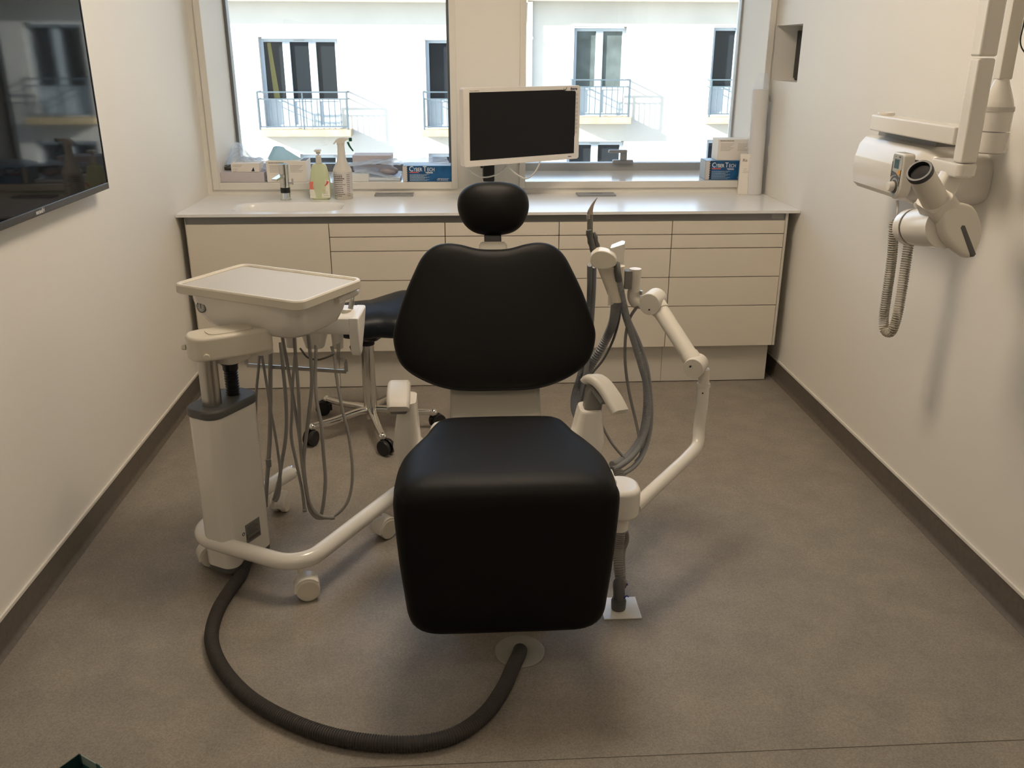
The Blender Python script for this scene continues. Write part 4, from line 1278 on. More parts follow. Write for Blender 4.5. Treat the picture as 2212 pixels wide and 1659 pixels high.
# cord: straight lead, coil down and up again
c0_ = at(1938, 436, X=HX+.018)
c1_ = at(1932, 478, X=1.315)
MB().tube([c0_+Vector((0, 0, .004)), at(1939, 448, X=HX+.018), at(1937, 466, X=1.31), c1_], .0024, 8, .004, rfun=lambda t: .0042-.0018*min(1, t*2)).build('lead', LGREY, hn)
cp = smooth_path([c1_, at(1926, 560, X=1.33), at(1915, 640, X=1.34), at(1909, 690, X=1.345), at(1912, 714, X=1.35), at(1924, 718, X=1.355), at(1936, 690, X=1.36), at(1946, 640, X=1.365), at(1958, 560, X=1.37), at(1970, 478, X=1.375), at(1971, 466, X=1.38)], .0012)
turns = 104
hel = []
N_ = turns*9
Nn = Vector((0, 1, 0))
for i in range(N_+1):
    f_ = i/N_*(len(cp)-1); j = min(int(f_), len(cp)-2)
    p = cp[j].lerp(cp[j+1], f_-j); tt = (cp[min(j+4, len(cp)-1)]-cp[max(j-4, 0)]).normalized()
    Nn = (Nn-Nn.dot(tt)*tt).normalized(); Bn = tt.cross(Nn)
    a = 2*PI*turns*i/N_
    hel.append(p+Nn*(.0135*math.cos(a))+Bn*(.0135*math.sin(a)))
MB().tube(hel, .0025, 6, sm=False).build('coiled_cord', mat('cord_cream', (.46, .42, .345), .45), hn)
# bracket rail
RXx = 1.345
r0 = at(1880, 262, X=RXx); r1 = at(2052, 290, X=RXx)
rz0, rz1 = at(1880, 281, X=RXx).z, at(1880, 247, X=RXx).z
m = MB(); m.box(RXx, RXx+.062, r1.y-.02, r0.y, rz0, rz1, .005, 3)
rl = m.build('bracket_rail', WPL, xr)
MB().cyl((RXx+.031, r0.y-.040, rz1-.002), (RXx+.031, r0.y-.040, rz1+.010), .026, n=28, r=.004).build('pivot_cap', WPL, rl)
MB().box(RXx+.062, XR-.001, r1.y+.02, r1.y+.10, rz0+.005, rz1-.005, .003).build('wall_bracket', WPL, rl)
# vertical arm hanging in front of the rail
VX = 1.285
vy = at(2066, 350, X=VX).y
zf = at(2068, 352, X=VX).z
m = MB()
m.box(VX, VX+.044, vy-.022, vy+.022, zf, 1.470, .006, 3)
m.build('drop_arm', WPL, xr)
m = MB(); m.box(VX-.001, VX+.045, vy-.023, vy+.023, 1.474, 2.05, .006, 3); m.build('arm_sleeve', WPL, xr)
m = MB()
m.loft([[(VX+.022+(a), vy+.050+b, z) for a, b in rrect(w, l, .018, 6)] for z, w, l in ((zf-.036, .046, .140), (zf-.031, .053, .150), (zf-.007, .055, .154), (zf-.001, .050, .148))])
ft = m.build('arm_foot', WPL, xr)
# tube head
hc_ = at(2080, 500, X=1.262)
HF = frame(hc_, (1.0, .22, 0), None, (.12, -1.0, .18))
dr_ = [(-48, -60), (-5, -62), (30, -48), (50, -2), (42, 40), (28, 57), (8, 53), (-30, 24), (-46, 0), (-52, -30)]
sc_ = 1/1917.3*(hc_-CAM).dot(FW)
ho2 = closed_smooth([(a*sc_, -b*sc_) for a, b in dr_], 70)
m = MB(HF); m.prism(ho2, -.035, .0, .012, 4)
th = m.build('tube_head', WPLM, xr)
m = MB(HF)
c2 = (-.028, .012)
m.loft([[(c2[0]+a, c2[1]+b, z) for a, b in ell(w, w*.96, 36)] for z, w in ((-.030, .112), (-.10, .108), (-.145, .100))])
th2 = m.build('head_barrel', WPL, th)
m = MB(HF); m.loft([[(c2[0]-.001+a, c2[1]+b, z) for a, b in ell(w, w*.96, 36)] for z, w in ((-.151, .102), (-.180, .098), (-.186, .088))]); m.build('head_cap', WPL, th)
m = MB(HF); m.loft([[(c2[0]-.001+a, c2[1]+b, z) for a, b in ell(w, w*.96, 36)] for z, w in ((-.1451, .096), (-.151, .096))]); m.build('head_seam', DGREY, th)
# dark grip slot on the head
s0 = Vector(((2079-2080)*sc_, -(490-500)*sc_, 0)); s1 = Vector(((2108-2080)*sc_, -(553-500)*sc_, 0))
d = (s1-s0).normalized(); n2 = Vector((-d.y, d.x, 0))
sl = [s0+n2*.006, s0-d*.004, s0-n2*.006, s1-n2*.0075, s1+d*.003, s1+n2*.0075]
MB(HF).prism([(p.x, p.y) for p in closed_smooth([(q.x, q.y) for q in sl], 24) and [Vector((q[0], q[1], 0)) for q in [(p.x, p.y) for p in sl]]], -.004, .0008).build('grip_slot', DGREY, th)
# collar block and cone
k0 = at(2040, 470, X=1.245); k1 = at(1985, 368, X=1.115)
cdir = (k1-k0).normalized()
m = MB(frame(k0, (0, 1, 0), None, cdir))
m.loft([[(a, b, z) for a, b in rrect(w, w*.9, .014, 3)] for z, w in ((.018, .086), (.076, .080), (.082, .074))])
m.build('cone_collar', WPLM, th)
Lc = (k1-k0).length
m = MB(frame(k0, (0, 1, 0), None, cdir)); m.lathe([(.0330, .035), (.0300, Lc-.014)], Matrix.Identity(4), 36)
cn = m.build('cone', WPLM, th)
m = MB(frame(k0, (0, 1, 0), None, cdir)); m.lathe([(.0255, Lc-.05), (.0255, Lc), (.0305, Lc), (.0315, Lc-.002), (.0315, Lc-.013), (.0295, Lc-.015), (.026, Lc-.015)], Matrix.Identity(4), 36)
m.build('cone_ring', mat('cone_ring_dark', (.035, .037, .045), .4), cn)
m = MB(frame(k0, (0, 1, 0), None, cdir)); m.lathe([(.001, Lc-.0085), (.0256, Lc-.0085)], Matrix.Identity(4), 36); m.build('cone_bore', LENS, cn)
# link between foot and head
m = MB()
nb = HF @ Vector((c2[0], c2[1]+.040, -.125))
ft_ = Vector((VX+.022, vy+.050, zf-.040))
m.sweep([ft_, ft_.lerp(nb, .5)+Vector((.01, .0, 0)), nb], rrect(.058, .040, .012, 4), .01, up=(0, 1, 0))
m.build('head_yoke', WPL, xr)
# rear arm member with cylindrical joint
QX = 1.405
q0 = at(2141, 300, X=QX)
m = MB()
jt, jm, jb = at(2143, 232, X=QX).z, at(2140, 282, X=QX).z, at(2137, 328, X=QX).z
m.lathe([(.028, jb-.004), (.040, jb), (.041, jb+.004), (.041, jm-.002)], Matrix.Translation((q0.x, q0.y, 0)), 36)
rj = m.build('rear_joint', WPL, xr)
m = MB(); m.lathe([(.041, jm+.001), (.041, jt), (.036, jt+.02), (.022, jt+.055), (.012, jt+.085)], Matrix.Translation((q0.x, q0.y, 0)), 36); m.build('joint_cover', WPL, rj)
m = MB(); m.lathe([(.0415, jt-.008), (.0425, jt-.008), (.0425, jt+.004), (.0415, jt+.004)], Matrix.Translation((q0.x, q0.y, 0)), 36); m.build('joint_band', LGREY, rj)
m = MB(); m.box(q0.x-.018, q0.x+.018, q0.y-.016, q0.y+.016, jt+.07, 2.05, .004); ra_ = m.build('rear_arm', WPLM, xr)
MB().cyl((q0.x, q0.y, jt+.05), (q0.x, q0.y, jt+.12), .006, n=10).build('pivot_pin', BLACKP, ra_)
m = MB(); m.box(q0.x+.060, XR-.001, q0.y-.10, q0.y-.03, 1.47, 2.05, .006); m.build('wall_column', LGREY, xr)
m = MB(); m.tube([(q0.x+.022, q0.y-.012, 2.0), (q0.x+.022, q0.y-.012, 1.56), (q0.x+.024, q0.y-.014, 1.50), (q0.x+.050, q0.y-.055, 1.455)], .0018, 8, .006); m.build('wire', BLACKP, xr)

# ---------------------------------------------------------------- things on the worktop and sills
ZS = WZ0+.0142


def crumple(out_pts, hfun, seed, nx=22, ny=12, amp=.010, T=None):
    """sheet of film: grid over a quad (4 corners), height function + creases"""
    rnd = random.Random(seed)
    ph = [(rnd.uniform(0, 6.28), rnd.uniform(4, 17), rnd.uniform(-12, 12), rnd.uniform(.3, 1)) for _ in range(7)]
    vs = []; fs = []
    A, B, C, D = [Vector(p) for p in out_pts]
    for j in range(ny+1):
        for i in range(nx+1):
            u, v = i/nx, j/ny
            p = A.lerp(B, u).lerp(D.lerp(C, u), v)
            c = sum(w*abs(math.sin(a+f*u+g*v)) for a, f, g, w in ph)/3.2-.6
            edge = min(1, 6*min(u, 1-u, v, 1-v)+.35)
            vs.append(p+Vector((rnd.uniform(-1, 1)*amp*.15, rnd.uniform(-1, 1)*amp*.2, hfun(u, v)+c*amp*edge)))
    for j in range(ny):
        for i in range(nx):
            a = j*(nx+1)+i
            fs.append([a, a+1, a+nx+2]); fs.append([a, a+nx+2, a+nx+1])
    return MB().add(vs, fs)


def carton(name, label, cat, x0, x1, y0, y1, z0, z1, m, rz=0, group=None):
    c = ((x0+x1)/2, (y0+y1)/2, z0)
    t = thing(name, label, cat, c, rz, group)
    M = Matrix.Translation(c) @ Matrix.Rotation(rz, 4, 'Z')
    w, d, h = (x1-x0)/2, (y1-y0)/2, z1-z0
    MB(M).box(-w, w, -d, d, 0, h, .0012, 1).build('carton', m, t)
    FT = M @ frame((-w, -d-.0002, 0), (1, 0, 0), (0, 0, 1))      # front face: x right, y up, z to the viewer
    return t, FT, 2*w, h, M


# --- left sill, left to right
a0 = at(475, 396, Y=4.47); a1 = at(577, 396, Y=4.47)
t, FT, w, h, M = carton('flat_box', 'flat lilac grey box at the left end of the sill, under a small carton', 'box', a0.x+.004, a1.x-.012, 4.475, 4.64, ZS, at(520, 373, Y=4.475).z, CARDP)
zt1 = at(520, 373, Y=4.475).z
a0 = at(500, 372, Y=4.49); a1 = at(561, 372, Y=4.49)
t, FT, w, h, M = carton('small_carton', 'small white carton with blue triangle logo stacked on the flat lilac box', 'box', a0.x, a1.x, 4.49, 4.60, zt1+.0005, at(530, 353, Y=4.49).z, CARD)
bars(FT, [(.008, .055, h*.78), (.008, .048, h*.62), (.008, .032, h*.33), (.008, .026, h*.10)], GINK, t, h=.0016, seed=1)
MB(FT).prism([(w-.040, .004), (w-.024, .004), (w-.028, .024)], 0, .0004).build('logo', BINK, t)
# film bag in the corner over them
m = crumple([at(484, 372, Y=4.56), at(560, 352, Y=4.60), at(577, 352, Y=4.72), at(486, 350, Y=4.74)], lambda u, v: .015+.085*math.exp(-((u-.35)/.22)**2)*(.3+.7*v), 3, 26, 14, .022)
bg1 = m.build('plastic_bag', FILM); m = MB(); m.sphere(at(494, 362, Y=4.585), .022, 10, (1.3, .9, .7)); m.build('dark_content', DGREY, bg1); tag(bg1, 'crumpled clear plastic bag in the left corner above the small carton', 'bag')
m = crumple([at(507, 352, Y=4.52), at(578, 392, Y=4.49), at(590, 352, Y=4.66), at(515, 345, Y=4.66)], lambda u, v: .03*math.sin(PI*u)*math.sin(PI*v), 5, 22, 12, .020)
bg2 = m.build('plastic_bag', FILM); tag(bg2, 'clear plastic wrapper hanging between the small carton and the big white carton', 'bag')
a0 = at(578, 397, Y=4.468); a1 = at(665, 397, Y=4.468)
zt = at(620, 348, Y=4.468).z
t, FT, w, h, M = carton('tissue_box', 'big white carton behind the tap with a light blue tissue sticking out', 'box', a0.x, a1.x, 4.468, 4.60, ZS, zt, CARD)
bars(FT, [(.012, .085, h*.90)], INK, t, h=.003, seed=2)
bars(FT, [(.016, .016+.062-.008*(k % 3), h*(.78-.060*k)) for k in range(6)]+[(.115, .115+.062-.007*(k % 4), h*(.78-.060*k)) for k in range(6)], GINK, t, h=.0016, seed=3)
MB(M).box(w/2-.03, w/2-.004, -.05, .05, h, h+.0012).build('open_flap', INK, t)
p = at(612, 348, Y=4.53)
m = MB()
rnd = random.Random(4)
ap_ = at(599, 314, Y=4.53)
ring0 = []; ring1 = []
for k in range(18):
    a = 2*PI*k/18; q = 1+.22*math.sin(3*a+1)+.1*rnd.uniform(-1, 1)
    ring0.append((p.x+.080*math.cos(a)*q, 4.535+.035*math.sin(a)*q, zt+.0008)); ring1.append((ap_.x+.010+.032*math.cos(a)*q, 4.535+.016*math.sin(a)*q, zt+.052+.012*rnd.uniform(-1, 1)))
ring2 = [(ap_.x+.008*math.cos(2*PI*k/18), 4.535+.006*math.sin(2*PI*k/18), ap_.z-.004) for k in range(18)]
m.loft([ring0, ring1, ring2], cap0=False)
m.build('tissue', film_mat('tissue_blue', (.55, .80, .92), .85, .6), t)
# pink carton sheet, film pack and small white box behind the bottles
a0 = at(762, 358, Y=4.66); a1 = at(846, 358, Y=4.66)
t, FT, w, h, M = carton('flat_carton', 'pinkish flat carton lying at the back of the left sill behind the film packs', 'box', a0.x, a1.x, 4.66, 4.80, ZS+.030, at(800, 336, Y=4.66).z, CARDP)
MB(FT).box(.03, w-.02, h*.42, h*.46, 0, .0004).build('fold_line', INK, t)
MB(M).box(-w/2+.01, w/2-.01, -.05, .05, -.0299, -.0003).build('lower_tray', CARDP, t)
a0 = at(757, 394, Y=4.475); a1 = at(797, 392, Y=4.475)
t, FT, w, h, M = carton('small_box', 'small white box on the sill edge just right of the spray bottle', 'box', a0.x, a1.x, 4.475, 4.56, ZS, at(790, 377, Y=4.475).z, mat('white_box', (.80, .80, .78), .5))
pk = thing('film_pack', 'clear film packs between the spray bottle and the left blue glove box', 'pack', ((at(762, 390, Y=4.5).x+at(868, 390, Y=4.5).x)/2, 4.58, ZS))
b0, b1, b2, b3 = at(735, 362, Y=4.56), at(868, 372, Y=4.50), at(872, 352, Y=4.66), at(745, 350, Y=4.70)
crumple([Vector((b0.x+.03, 4.565, ZS+.058)), Vector((b1.x-.004, 4.50, ZS+.070)), Vector((b2.x-.004, 4.645, ZS+.080)), Vector((b3.x+.03, 4.65, ZS+.066))], lambda u, v: .01*math.sin(3*u), 8, 26, 12, .016).build('top_film', FILM, pk)
crumple([Vector((b0.x+.075, 4.50, ZS+.030)), Vector((b1.x-.010, 4.485, ZS+.022)), Vector((b2.x-.01, 4.65, ZS+.040)), Vector((b3.x+.05, 4.65, ZS+.040))], lambda u, v: .012*math.sin(4*u+1), 9, 24, 10, .012).build('middle_film', FILM, pk)
m = MB(); m.sphere((b1.x-.07, 4.57, ZS+.040), .045, 12, (1.1, .8, .5)); m.build('rolled_content', mat('pack_content', (.40, .36, .38), .5), pk)
MB().box(b0.x+.11, b1.x-.008, 4.49, 4.64, ZS+.0003, ZS+.016, .004).build('bottom_pack', mat('pack_white', (.70, .76, .84), .4), pk)
m = crumple([Vector((at(716, 384, Y=4.6).x, 4.57, ZS+.004)), Vector((at(745, 384, Y=4.6).x, 4.57, ZS+.004)), Vector((at(748, 384, Y=4.6).x, 4.66, ZS+.006)), Vector((at(716, 384, Y=4.6).x, 4.66, ZS+.006))], lambda u, v: .06*math.sin(PI*u)*math.sin(PI*v)+.006, 12, 14, 10, .012)
o = m.build('plastic_bag', FILM); tag(o, 'small scrunched clear bag between the soap bottle and the spray bottle', 'bag')


def glove_box(label, x0, x1, y0, y1, z0, z1, rz=0):
    t, FT, w, h, M = carton('glove_box', label, 'box', x0, x1, y0, y1, z0, z1, BLUEB, rz, 'blue glove boxes on the window sills')
    MB(FT).box(.0005, w*.095, .001, h-.001, 0, .0004).build('grey_strip', LBLG, t)
    m = MB(FT)
    n = 8
    for k in range(n):
        y = h*k/n
        m.prism([(w*.085, y+.001), (w*.125, y+h/n*.45), (w*.125, y+h/n*.95), (w*.085, y+h/n*.5)], .0004, .0008)
    m.build('striped_edge', BLACKP, t)
    s = w/.243
    for ch_, sz, xx, sx_ in (('C', .036, .032, .85), ('YBER', .0255, .0535, .76), ('T', .036, .1015, .85), ('ECH', .0255, .1225, .76)):
        text(ch_, sz*s, FT @ Matrix.Translation((xx*s, h*.66, .0004)), WHITEI, t, 'logo', bold=.0002, sx=sx_)
    MB(FT).box(.034*s, .080*s, h*.565, h*.625, 0, .0005).build('red_tag', PINKL, t)
    bars(FT, [(.113*s, .150*s, h*.575), (.118*s, .150*s, h*.53)], WHITEI, t, h=.0026, seed=4)
    bars(FT, [(.034*s, (.034+.098-.012*((k*7) % 3))*s, h*(.44-.055*k)) for k in range(8)], mat('pale_blue_ink', (.45, .60, .72), .5), t, h=.0018, seed=5)
    bars(FT, [(.175*s, .232*s, h*.18), (.188*s, .225*s, h*.12), (.188*s, .228*s, h*.06)], WHITEI, t, h=.0016, seed=6)
    text('CE', .012*s, FT @ Matrix.Translation((.170*s, h*.06, .0004)), WHITEI, t)
    MB(M).box(-w/2+.002, w/2-.002, -(y1-y0)/2+.002, (y1-y0)/2-.002, h, h+.0006).build('top_print', mat('box_top_blue', (.35, .52, .70), .4), t)
    MB(M).box(-w/2-.0004, -w/2, -(y1-y0)/2+.002, (y1-y0)/2-.002, .002, h-.002).build('end_print', mat('box_end_grey', (.50, .56, .60), .5), t)
    return t


a0 = at(870, 397, Y=4.462); a1 = at(978, 397, Y=4.462)
gz = at(920, 358.5, Y=4.462).z
glove_box('blue glove box with nothing but film on it, in the left window', a0.x+.002, a1.x-.006, 4.462, 4.585, ZS, gz)
m = crumple([Vector((a0.x-.01, 4.470, gz+.006)), Vector((a1.x-.012, 4.470, gz+.012)), Vector((a1.x-.03, 4.57, gz+.040)), Vector((a0.x-.02, 4.58, gz+.010))], lambda u, v: .006*math.sin(5*u), 15, 22, 10, .008)
o = m.build('plastic_sheet', FILM); tag(o, 'folded clear plastic sheet lying on top of the left blue glove box', 'sheet')

# --- tap
tp_ = at(616.5, 434, Z=ZW)
tx, ty = tp_.x, tp_.y+.022
tap = thing('tap', 'chrome cylindrical tap with short flat spout and black sensor beside the sink', 'tap', (tx, ty, ZW))
zt2 = at(611, 354, Y=ty).z
MB().cyl((tx, ty, ZW+.0002), (tx, ty, ZW+.005), .0260, n=32, r=.001).build('base_ring', CHROME, tap)
MB().cyl((tx, ty, ZW+.005), (tx, ty, zt2), .0220, n=36, r=.001).build('body', CHROME, tap)
MB().cyl((tx, ty, ZW+.035), (tx, ty, ZW+.060), .0224, n=36).build('sensor', BLACKP, tap)
T_ = frame((tx, ty, ZW+.118), (.35, 1, 0), None, (0, 0, 1))
sp = MB(Matrix.Translation((tx, ty, ZW+.115)) @ Matrix.Rotation(rad(-22), 4, 'Z'))
sp.add([(-.014, -.012, -.006), (.014, -.012, -.006), (.014, -.085, -.016), (-.014, -.085, -.016), (-.014, -.012, .008), (.014, -.012, .008), (.014, -.085, -.007), (-.014, -.085, -.007)], [[0, 1, 2, 3], [4, 5, 6, 7], [0, 1, 5, 4], [1, 2, 6, 5], [2, 3, 7, 6], [3, 0, 4, 7]])
sp.build('spout', CHROME, tap, flat=True)
lv = MB(); lv.cyl((tx+.015, ty, ZW+.078), (tx+.040, ty, ZW+.078), .005, n=16); lv.cyl((tx+.036, ty, ZW+.072), (tx+.036, ty, ZW+.100), .004, n=14)
lv.build('lever', CHROME, tap)

# --- soap bottle
sb_ = at(693, 431, Z=ZW); bx_, by_ = sb_.x, sb_.y+.018
zs = lambda py: at(690, py, Y=by_).z
so_ = thing('soap_bottle', 'pump bottle with pale green soap and red label standing behind the sink', 'bottle', (bx_, by_, ZW))
hz = zs(354)-ZW
prof = [(.040, 0), (.0455, .006), (.047, .03), (.0485, hz*.40), (.0475, hz*.55), (.040, hz*.78), (.034, hz*.93), (.030, hz*.98), (.018, hz*1.01), (.0145, hz*1.03)]
m = MB(); m.loft([[(bx_+a, by_+b, ZW+.0003+z) for a, b in rrect(q*2, q*1.15, q*.5, 6)] for q, z in prof]); m.build('bottle', GREENL, so_, angle=60)
m = MB(); m.loft([[(bx_+a, by_+b, z) for a, b in ell(q*2, q*2, 24)] for q, z in ((.0145, ZW+hz*1.02), (.0135, ZW+hz*1.05), (.0125, ZW+hz*1.22), (.009, ZW+hz*1.24))]); nk_ = m.build('pump_neck', TRGT, so_)
pz_ = ZW+hz*1.24
m = MB(); m.cyl((bx_, by_, pz_-.002), (bx_, by_, pz_+.022), .0035, n=14); m.box(bx_-.014, bx_+.014, by_-.030, by_+.012, pz_+.018, pz_+.028, .003); m.cyl((bx_, by_, pz_+.006), (bx_, by_, pz_+.018), .010, .011, n=20)
m.build('pump_head', WPLM, nk_)
fy = by_-.0285
m = MB(); m.box(bx_-.047, bx_-.022, fy+.0015, fy+.0025, ZW+hz*.30, ZW+hz*.52); lb = m.build('label', mat('coral_label', (.78, .22, .16), .5), so_)
cl_ = mat('cream_label', (.86, .84, .72), .5)
m = MB(); m.box(bx_-.047, bx_-.021, fy+.0015, fy+.0024, ZW+hz*.05, ZW+hz*.298); m.build('label', cl_, so_)
m = MB(); m.box(bx_+.008, bx_+.046, fy+.0015, fy+.0025, ZW+hz*.06, ZW+hz*.56); lb = m.build('label', cl_, so_)
m = MB(); m.sweep([(bx_+.024, fy+.0008, ZW+hz*.40), (bx_+.034, fy+.0008, ZW+hz*.45), (bx_+.040, fy+.0008, ZW+hz*.53)], [(-.004, -.0003), (.004, -.0003), (.004, .0003), (-.004, .0003)], .003, up=(0, -1, 0), sfun=lambda t: (.4+t, 1)); m.build('red_flourish', PINKL, lb)
bars(frame((bx_+.016, fy+.0013, ZW+hz*.12), (1, 0, 0), (0, 0, 1)), [(0, .024, .0), (0, .020, .008), (0, .022, .016), (0, .012, .024)], GINK, lb, h=.0013, seed=8)

# --- spray bottle
sp_ = at(742, 431, Z=ZW); bx_, by_ = sp_.x, sp_.y+.026
zs = lambda py: at(742, py, Y=by_).z-ZW
sy_ = thing('spray_bottle', 'tall white spray bottle with grey label and dark green trigger left of the outlet cover', 'bottle', (bx_, by_, ZW))
z1_, z2_, z3_, z4_ = zs(367), zs(351), zs(335), zs(312)
prof = [(.040, 0), (.0425, .006), (.0435, .02), (.0435, z1_), (.0425, z1_+.003), (.036, z1_+.016), (.023, z2_+.008), (.0185, z3_), (.0165, z4_), (.0165, z4_+.006)]
m = MB(); m.lathe(prof, Matrix.Translation((bx_, by_, ZW+.0003)), 36); m.build('bottle', TRGT, sy_, angle=60)
m = MB(); m.lathe([(.0440, .030), (.0440, z1_-.006)], Matrix.Translation((bx_, by_, ZW)), 48); lb = m.build('label', LBLG, sy_)
lt = MB()
rnd = random.Random(9)
for k in range(12):
    z = ZW+z1_-.020-k*.0088
    a0_ = -2.62
    a1_ = -1.42+rnd.uniform(-.25, .1)
    big = k in (1, 2, 3)
    a = a0_
    while a < a1_:
        e_ = a+rnd.uniform(.10, .22)
        hgt = .0045 if big else .0026
        pts = [(bx_+.0444*math.cos(a+(e_-a)*i/3), by_+.0444*math.sin(a+(e_-a)*i/3)) for i in range(4)]
        lt.add([(x, y, z) for x, y in pts]+[(x, y, z+hgt) for x, y in pts], [[i, i+1, i+5, i+4] for i in range(3)])
        a = e_+.035
    for a in (-1.05, -.92, -.79):
        pts = [(bx_+.0444*math.cos(a+.09*i/2), by_+.0444*math.sin(a+.09*i/2)) for i in range(3)]
        lt.add([(x, y, z) for x, y in pts]+[(x, y, z+.0028) for x, y in pts], [[i, i+1, i+4, i+3] for i in range(2)])
lt.build('printed_text', INK, lb, flat=True)
hz_ = ZW+z4_
m = MB()
sec = lambda w, d: rrect(w, d, min(w, d)*.4, 4)
ztop = at(742, 297, Y=by_).z
m.prism([(-.018, 0), (.017, 0), (.0175, .012), (.030, .020), (.040, .024), (.040, ztop-hz_-.002), (.005, ztop-hz_), (-.012, ztop-hz_-.004), (-.024, ztop-hz_-.014), (-.034, ztop-hz_-.028), (-.030, ztop-hz_-.030), (-.018, .012)], -.0125, .0125, .0018, 2, M=frame((bx_, by_, hz_), (1, 0, 0), (0, 0, 1)))
hd = m.build('sprayer_head', TRGT, sy_)
nz = at(757, 299.5, Y=by_)
MB().box(bx_+.039, bx_+.053, by_-.008, by_+.008, ztop-.017, ztop-.001, .001).build('nozzle', DGREEN, hd)
m = MB(); m.sweep([(bx_+.033, by_, ztop-.020), (bx_+.040, by_, ztop-.038), (bx_+.056, by_, ztop-.062)], rrect(.010, .008, .002, 2), .004, up=(0, 1, 0), sfun=lambda t: (1-.4*t, 1-.5*t)); m.build('trigger', DGREEN, hd)

# --- right sill
a0 = at(1526, 389, Y=4.462); a1 = at(1590, 389, Y=4.462)
gz = at(1560, 347, Y=4.462).z
gx0 = a0.x-.002
gb = glove_box('blue glove box under a white carton, in the right window', gx0, gx0+.232, 4.476, 4.60, ZS, ZS+.093, rad(-2))
c0__ = at(1545, 346, Y=4.50)
t, FT, w, h, M = carton('text_carton', 'white carton with small print stacked on the right blue glove box', 'box', c0__.x+.006, c0__.x+.225, 4.486, 4.60, ZS+.0945, at(1580, 301, Y=4.486).z, CARD, rad(-1))
bars(FT, [(.010, .080, h*.91)], INK, t, h=.003, seed=2)
bars(FT, [(.014, .014+.066-.009*(k % 3), h*(.78-.065*k)) for k in range(6)]+[(.100, .100+.060-.007*(k % 4), h*(.78-.065*k)) for k in range(6)], GINK, t, h=.0016, seed=13)
# --- worktop right end
b0_ = at(1592, 416, Z=ZW); b1_ = at(1604, 417, Z=ZW)
zb2 = at(1610, 333, Y=4.41).z
t, FT, w, h, M = carton('tall_carton', 'tall narrow white carton lettered Ris standing left of the paper roll', 'box', at(1596, 416, Y=4.375).x+.002, at(1596, 416, Y=4.375).x+.072, 4.372, 4.435, ZW+.0003, at(1607, 333, Y=4.372).z, CARD, rad(-14))
text('Ris', .019, FT @ Matrix.Translation((.010, h-.036, .0003)), INK, t, 'printed_text', bold=.0001, shear=.12)
bars(FT, [(.020, .034, h-.072), (.018, .044, h-.082), (.016, .044, h-.089)], GINK, t, h=.0016, seed=21)
MB(M).box(-w/2-.0004, -w/2, -.020, .020, .030, .17).build('side_print', mat('side_print', (.50, .52, .50), .5), t)
rl0 = at(1624, 417, Z=ZW+.002)
rb0 = Vector((rl0.x+.002, 4.386, ZW+.0005)); rb1 = Vector((at(1642, 193, Y=4.40).x, 4.395, at(1642, 193, Y=4.40).z))
ro = thing('paper_roll', 'tall white paper roll in clear film standing in the right corner of the worktop', 'roll', tuple(rb0))
m = MB(); m.cyl(rb0+Vector((0, 0, .0)), rb1, .0375, n=36, r=.002); m.build('roll', ROLLP, ro)
T_ = frame(rb0, (1, 0, 0), None, (rb1-rb0))
Lr = (rb1-rb0).length
rnd = random.Random(31)
rings = []
for i in range(15):
    z = -.0003+(Lr+.075)*i/14
    q = .0415 if z < Lr else .0415*(1-.55*((z-Lr)/.075))
    sx_ = 1.0
    rings.append([((q*(1+.05*math.sin(5*2*PI*k/28+i)+.03*rnd.uniform(-1, 1)))*math.cos(2*PI*k/28)*(1.12 if 0 else 1)+(.008*max(0, (z-Lr)/.075)), q*(1+.04*math.sin(7*2*PI*k/28+i*2))*math.sin(2*PI*k/28), z) for k in range(28)])
m = MB(); m.loft(rings, M=T_, cap0=False, cap1=False)
# flattened seam of the film on the right side
sv = []; sf = []
for i in range(15):
    z = .004+(Lr-.06)*i/14
    for j in range(4): sv.append((.041+.0065*j+.002*math.sin(i*2.1+j), .004*math.sin(i*1.3+j*1.7), z))
for i in range(14):
    for j in range(3): a = i*4+j; sf.append([a, a+1, a+5, a+4])
m.add(sv, sf, T_)
m.build('film_wrap', FILMC, ro)

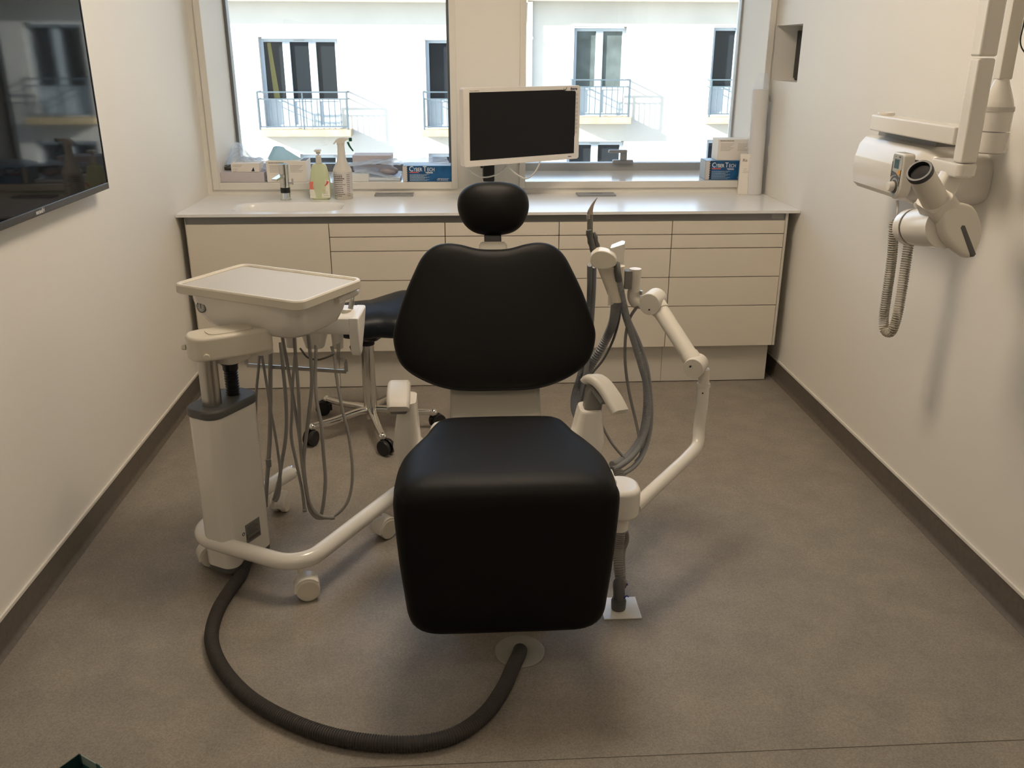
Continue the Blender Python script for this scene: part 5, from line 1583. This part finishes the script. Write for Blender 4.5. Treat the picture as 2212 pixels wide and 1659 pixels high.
# ---------------------------------------------------------------- shopping bag at the lower left edge
zb3 = .27
ap3 = at(171, 1627, Z=zb3)
PLAID = bpy.data.materials.new('plaid_paper'); PLAID.use_nodes = True
nt = PLAID.node_tree; b = nt.nodes['Principled BSDF']; b.inputs['Roughness'].default_value = .6
tc = nt.nodes.new('ShaderNodeTexCoord')
w1 = nt.nodes.new('ShaderNodeTexWave'); w1.bands_direction = 'Z'; w1.inputs['Scale'].default_value = 9; w1.inputs['Distortion'].default_value = 0
w2 = nt.nodes.new('ShaderNodeTexWave'); w2.bands_direction = 'X'; w2.inputs['Scale'].default_value = 7; w2.inputs['Distortion'].default_value = 0
cr1 = nt.nodes.new('ShaderNodeValToRGB'); cr1.color_ramp.elements[0].position = .22; cr1.color_ramp.elements[1].position = .26
cr1.color_ramp.elements[0].color = (.01, .11, .105, 1); cr1.color_ramp.elements[1].color = (.30, .38, .35, 1)
cr2 = nt.nodes.new('ShaderNodeValToRGB'); cr2.color_ramp.elements[0].position = .10; cr2.color_ramp.elements[1].position = .13
cr2.color_ramp.elements[0].color = (.10, .25, .23, 1); cr2.color_ramp.elements[1].color = (1, 1, 1, 1)
mxx = nt.nodes.new('ShaderNodeMix'); mxx.data_type = 'RGBA'; mxx.blend_type = 'MULTIPLY'; mxx.inputs[0].default_value = 1
for wv in (w1, w2): nt.links.new(tc.outputs['Object'], wv.inputs['Vector'])
nt.links.new(w1.outputs[0], cr1.inputs[0]); nt.links.new(w2.outputs[0], cr2.inputs[0])
nt.links.new(cr1.outputs[0], mxx.inputs[6]); nt.links.new(cr2.outputs[0], mxx.inputs[7]); nt.links.new(mxx.outputs[2], b.inputs['Base Color'])
TEAL = mat('dark_teal_paper', (.006, .030, .032), .5)
dR = (at(226, 1659, Z=zb3)-ap3); dR.z = 0; dR.normalize()
dL = Vector((dR.y, -dR.x, 0))
bgT = thing('shopping_bag', 'open paper bag with teal plaid print at the lower left edge', 'bag', (ap3.x, ap3.y, 0))
BM_ = frame((ap3.x, ap3.y, 0), dR, None, (0, 0, 1))
LB, DB, th_ = .26, .13, .0015
m = MB(BM_)
m.box(0, LB, -th_, 0, .001, zb3); m.box(0, LB, -DB, -DB+th_, .001, zb3); m.box(LB-th_, LB, -DB, 0, .001, zb3); m.box(0, LB, -DB, 0, .0005, .002)
m.build('bag_side', PLAID, bgT)
m = MB(BM_); m.box(-.0005, th_, -DB, 0, .001, zb3-.001); m.build('bag_gusset', TEAL, bgT)
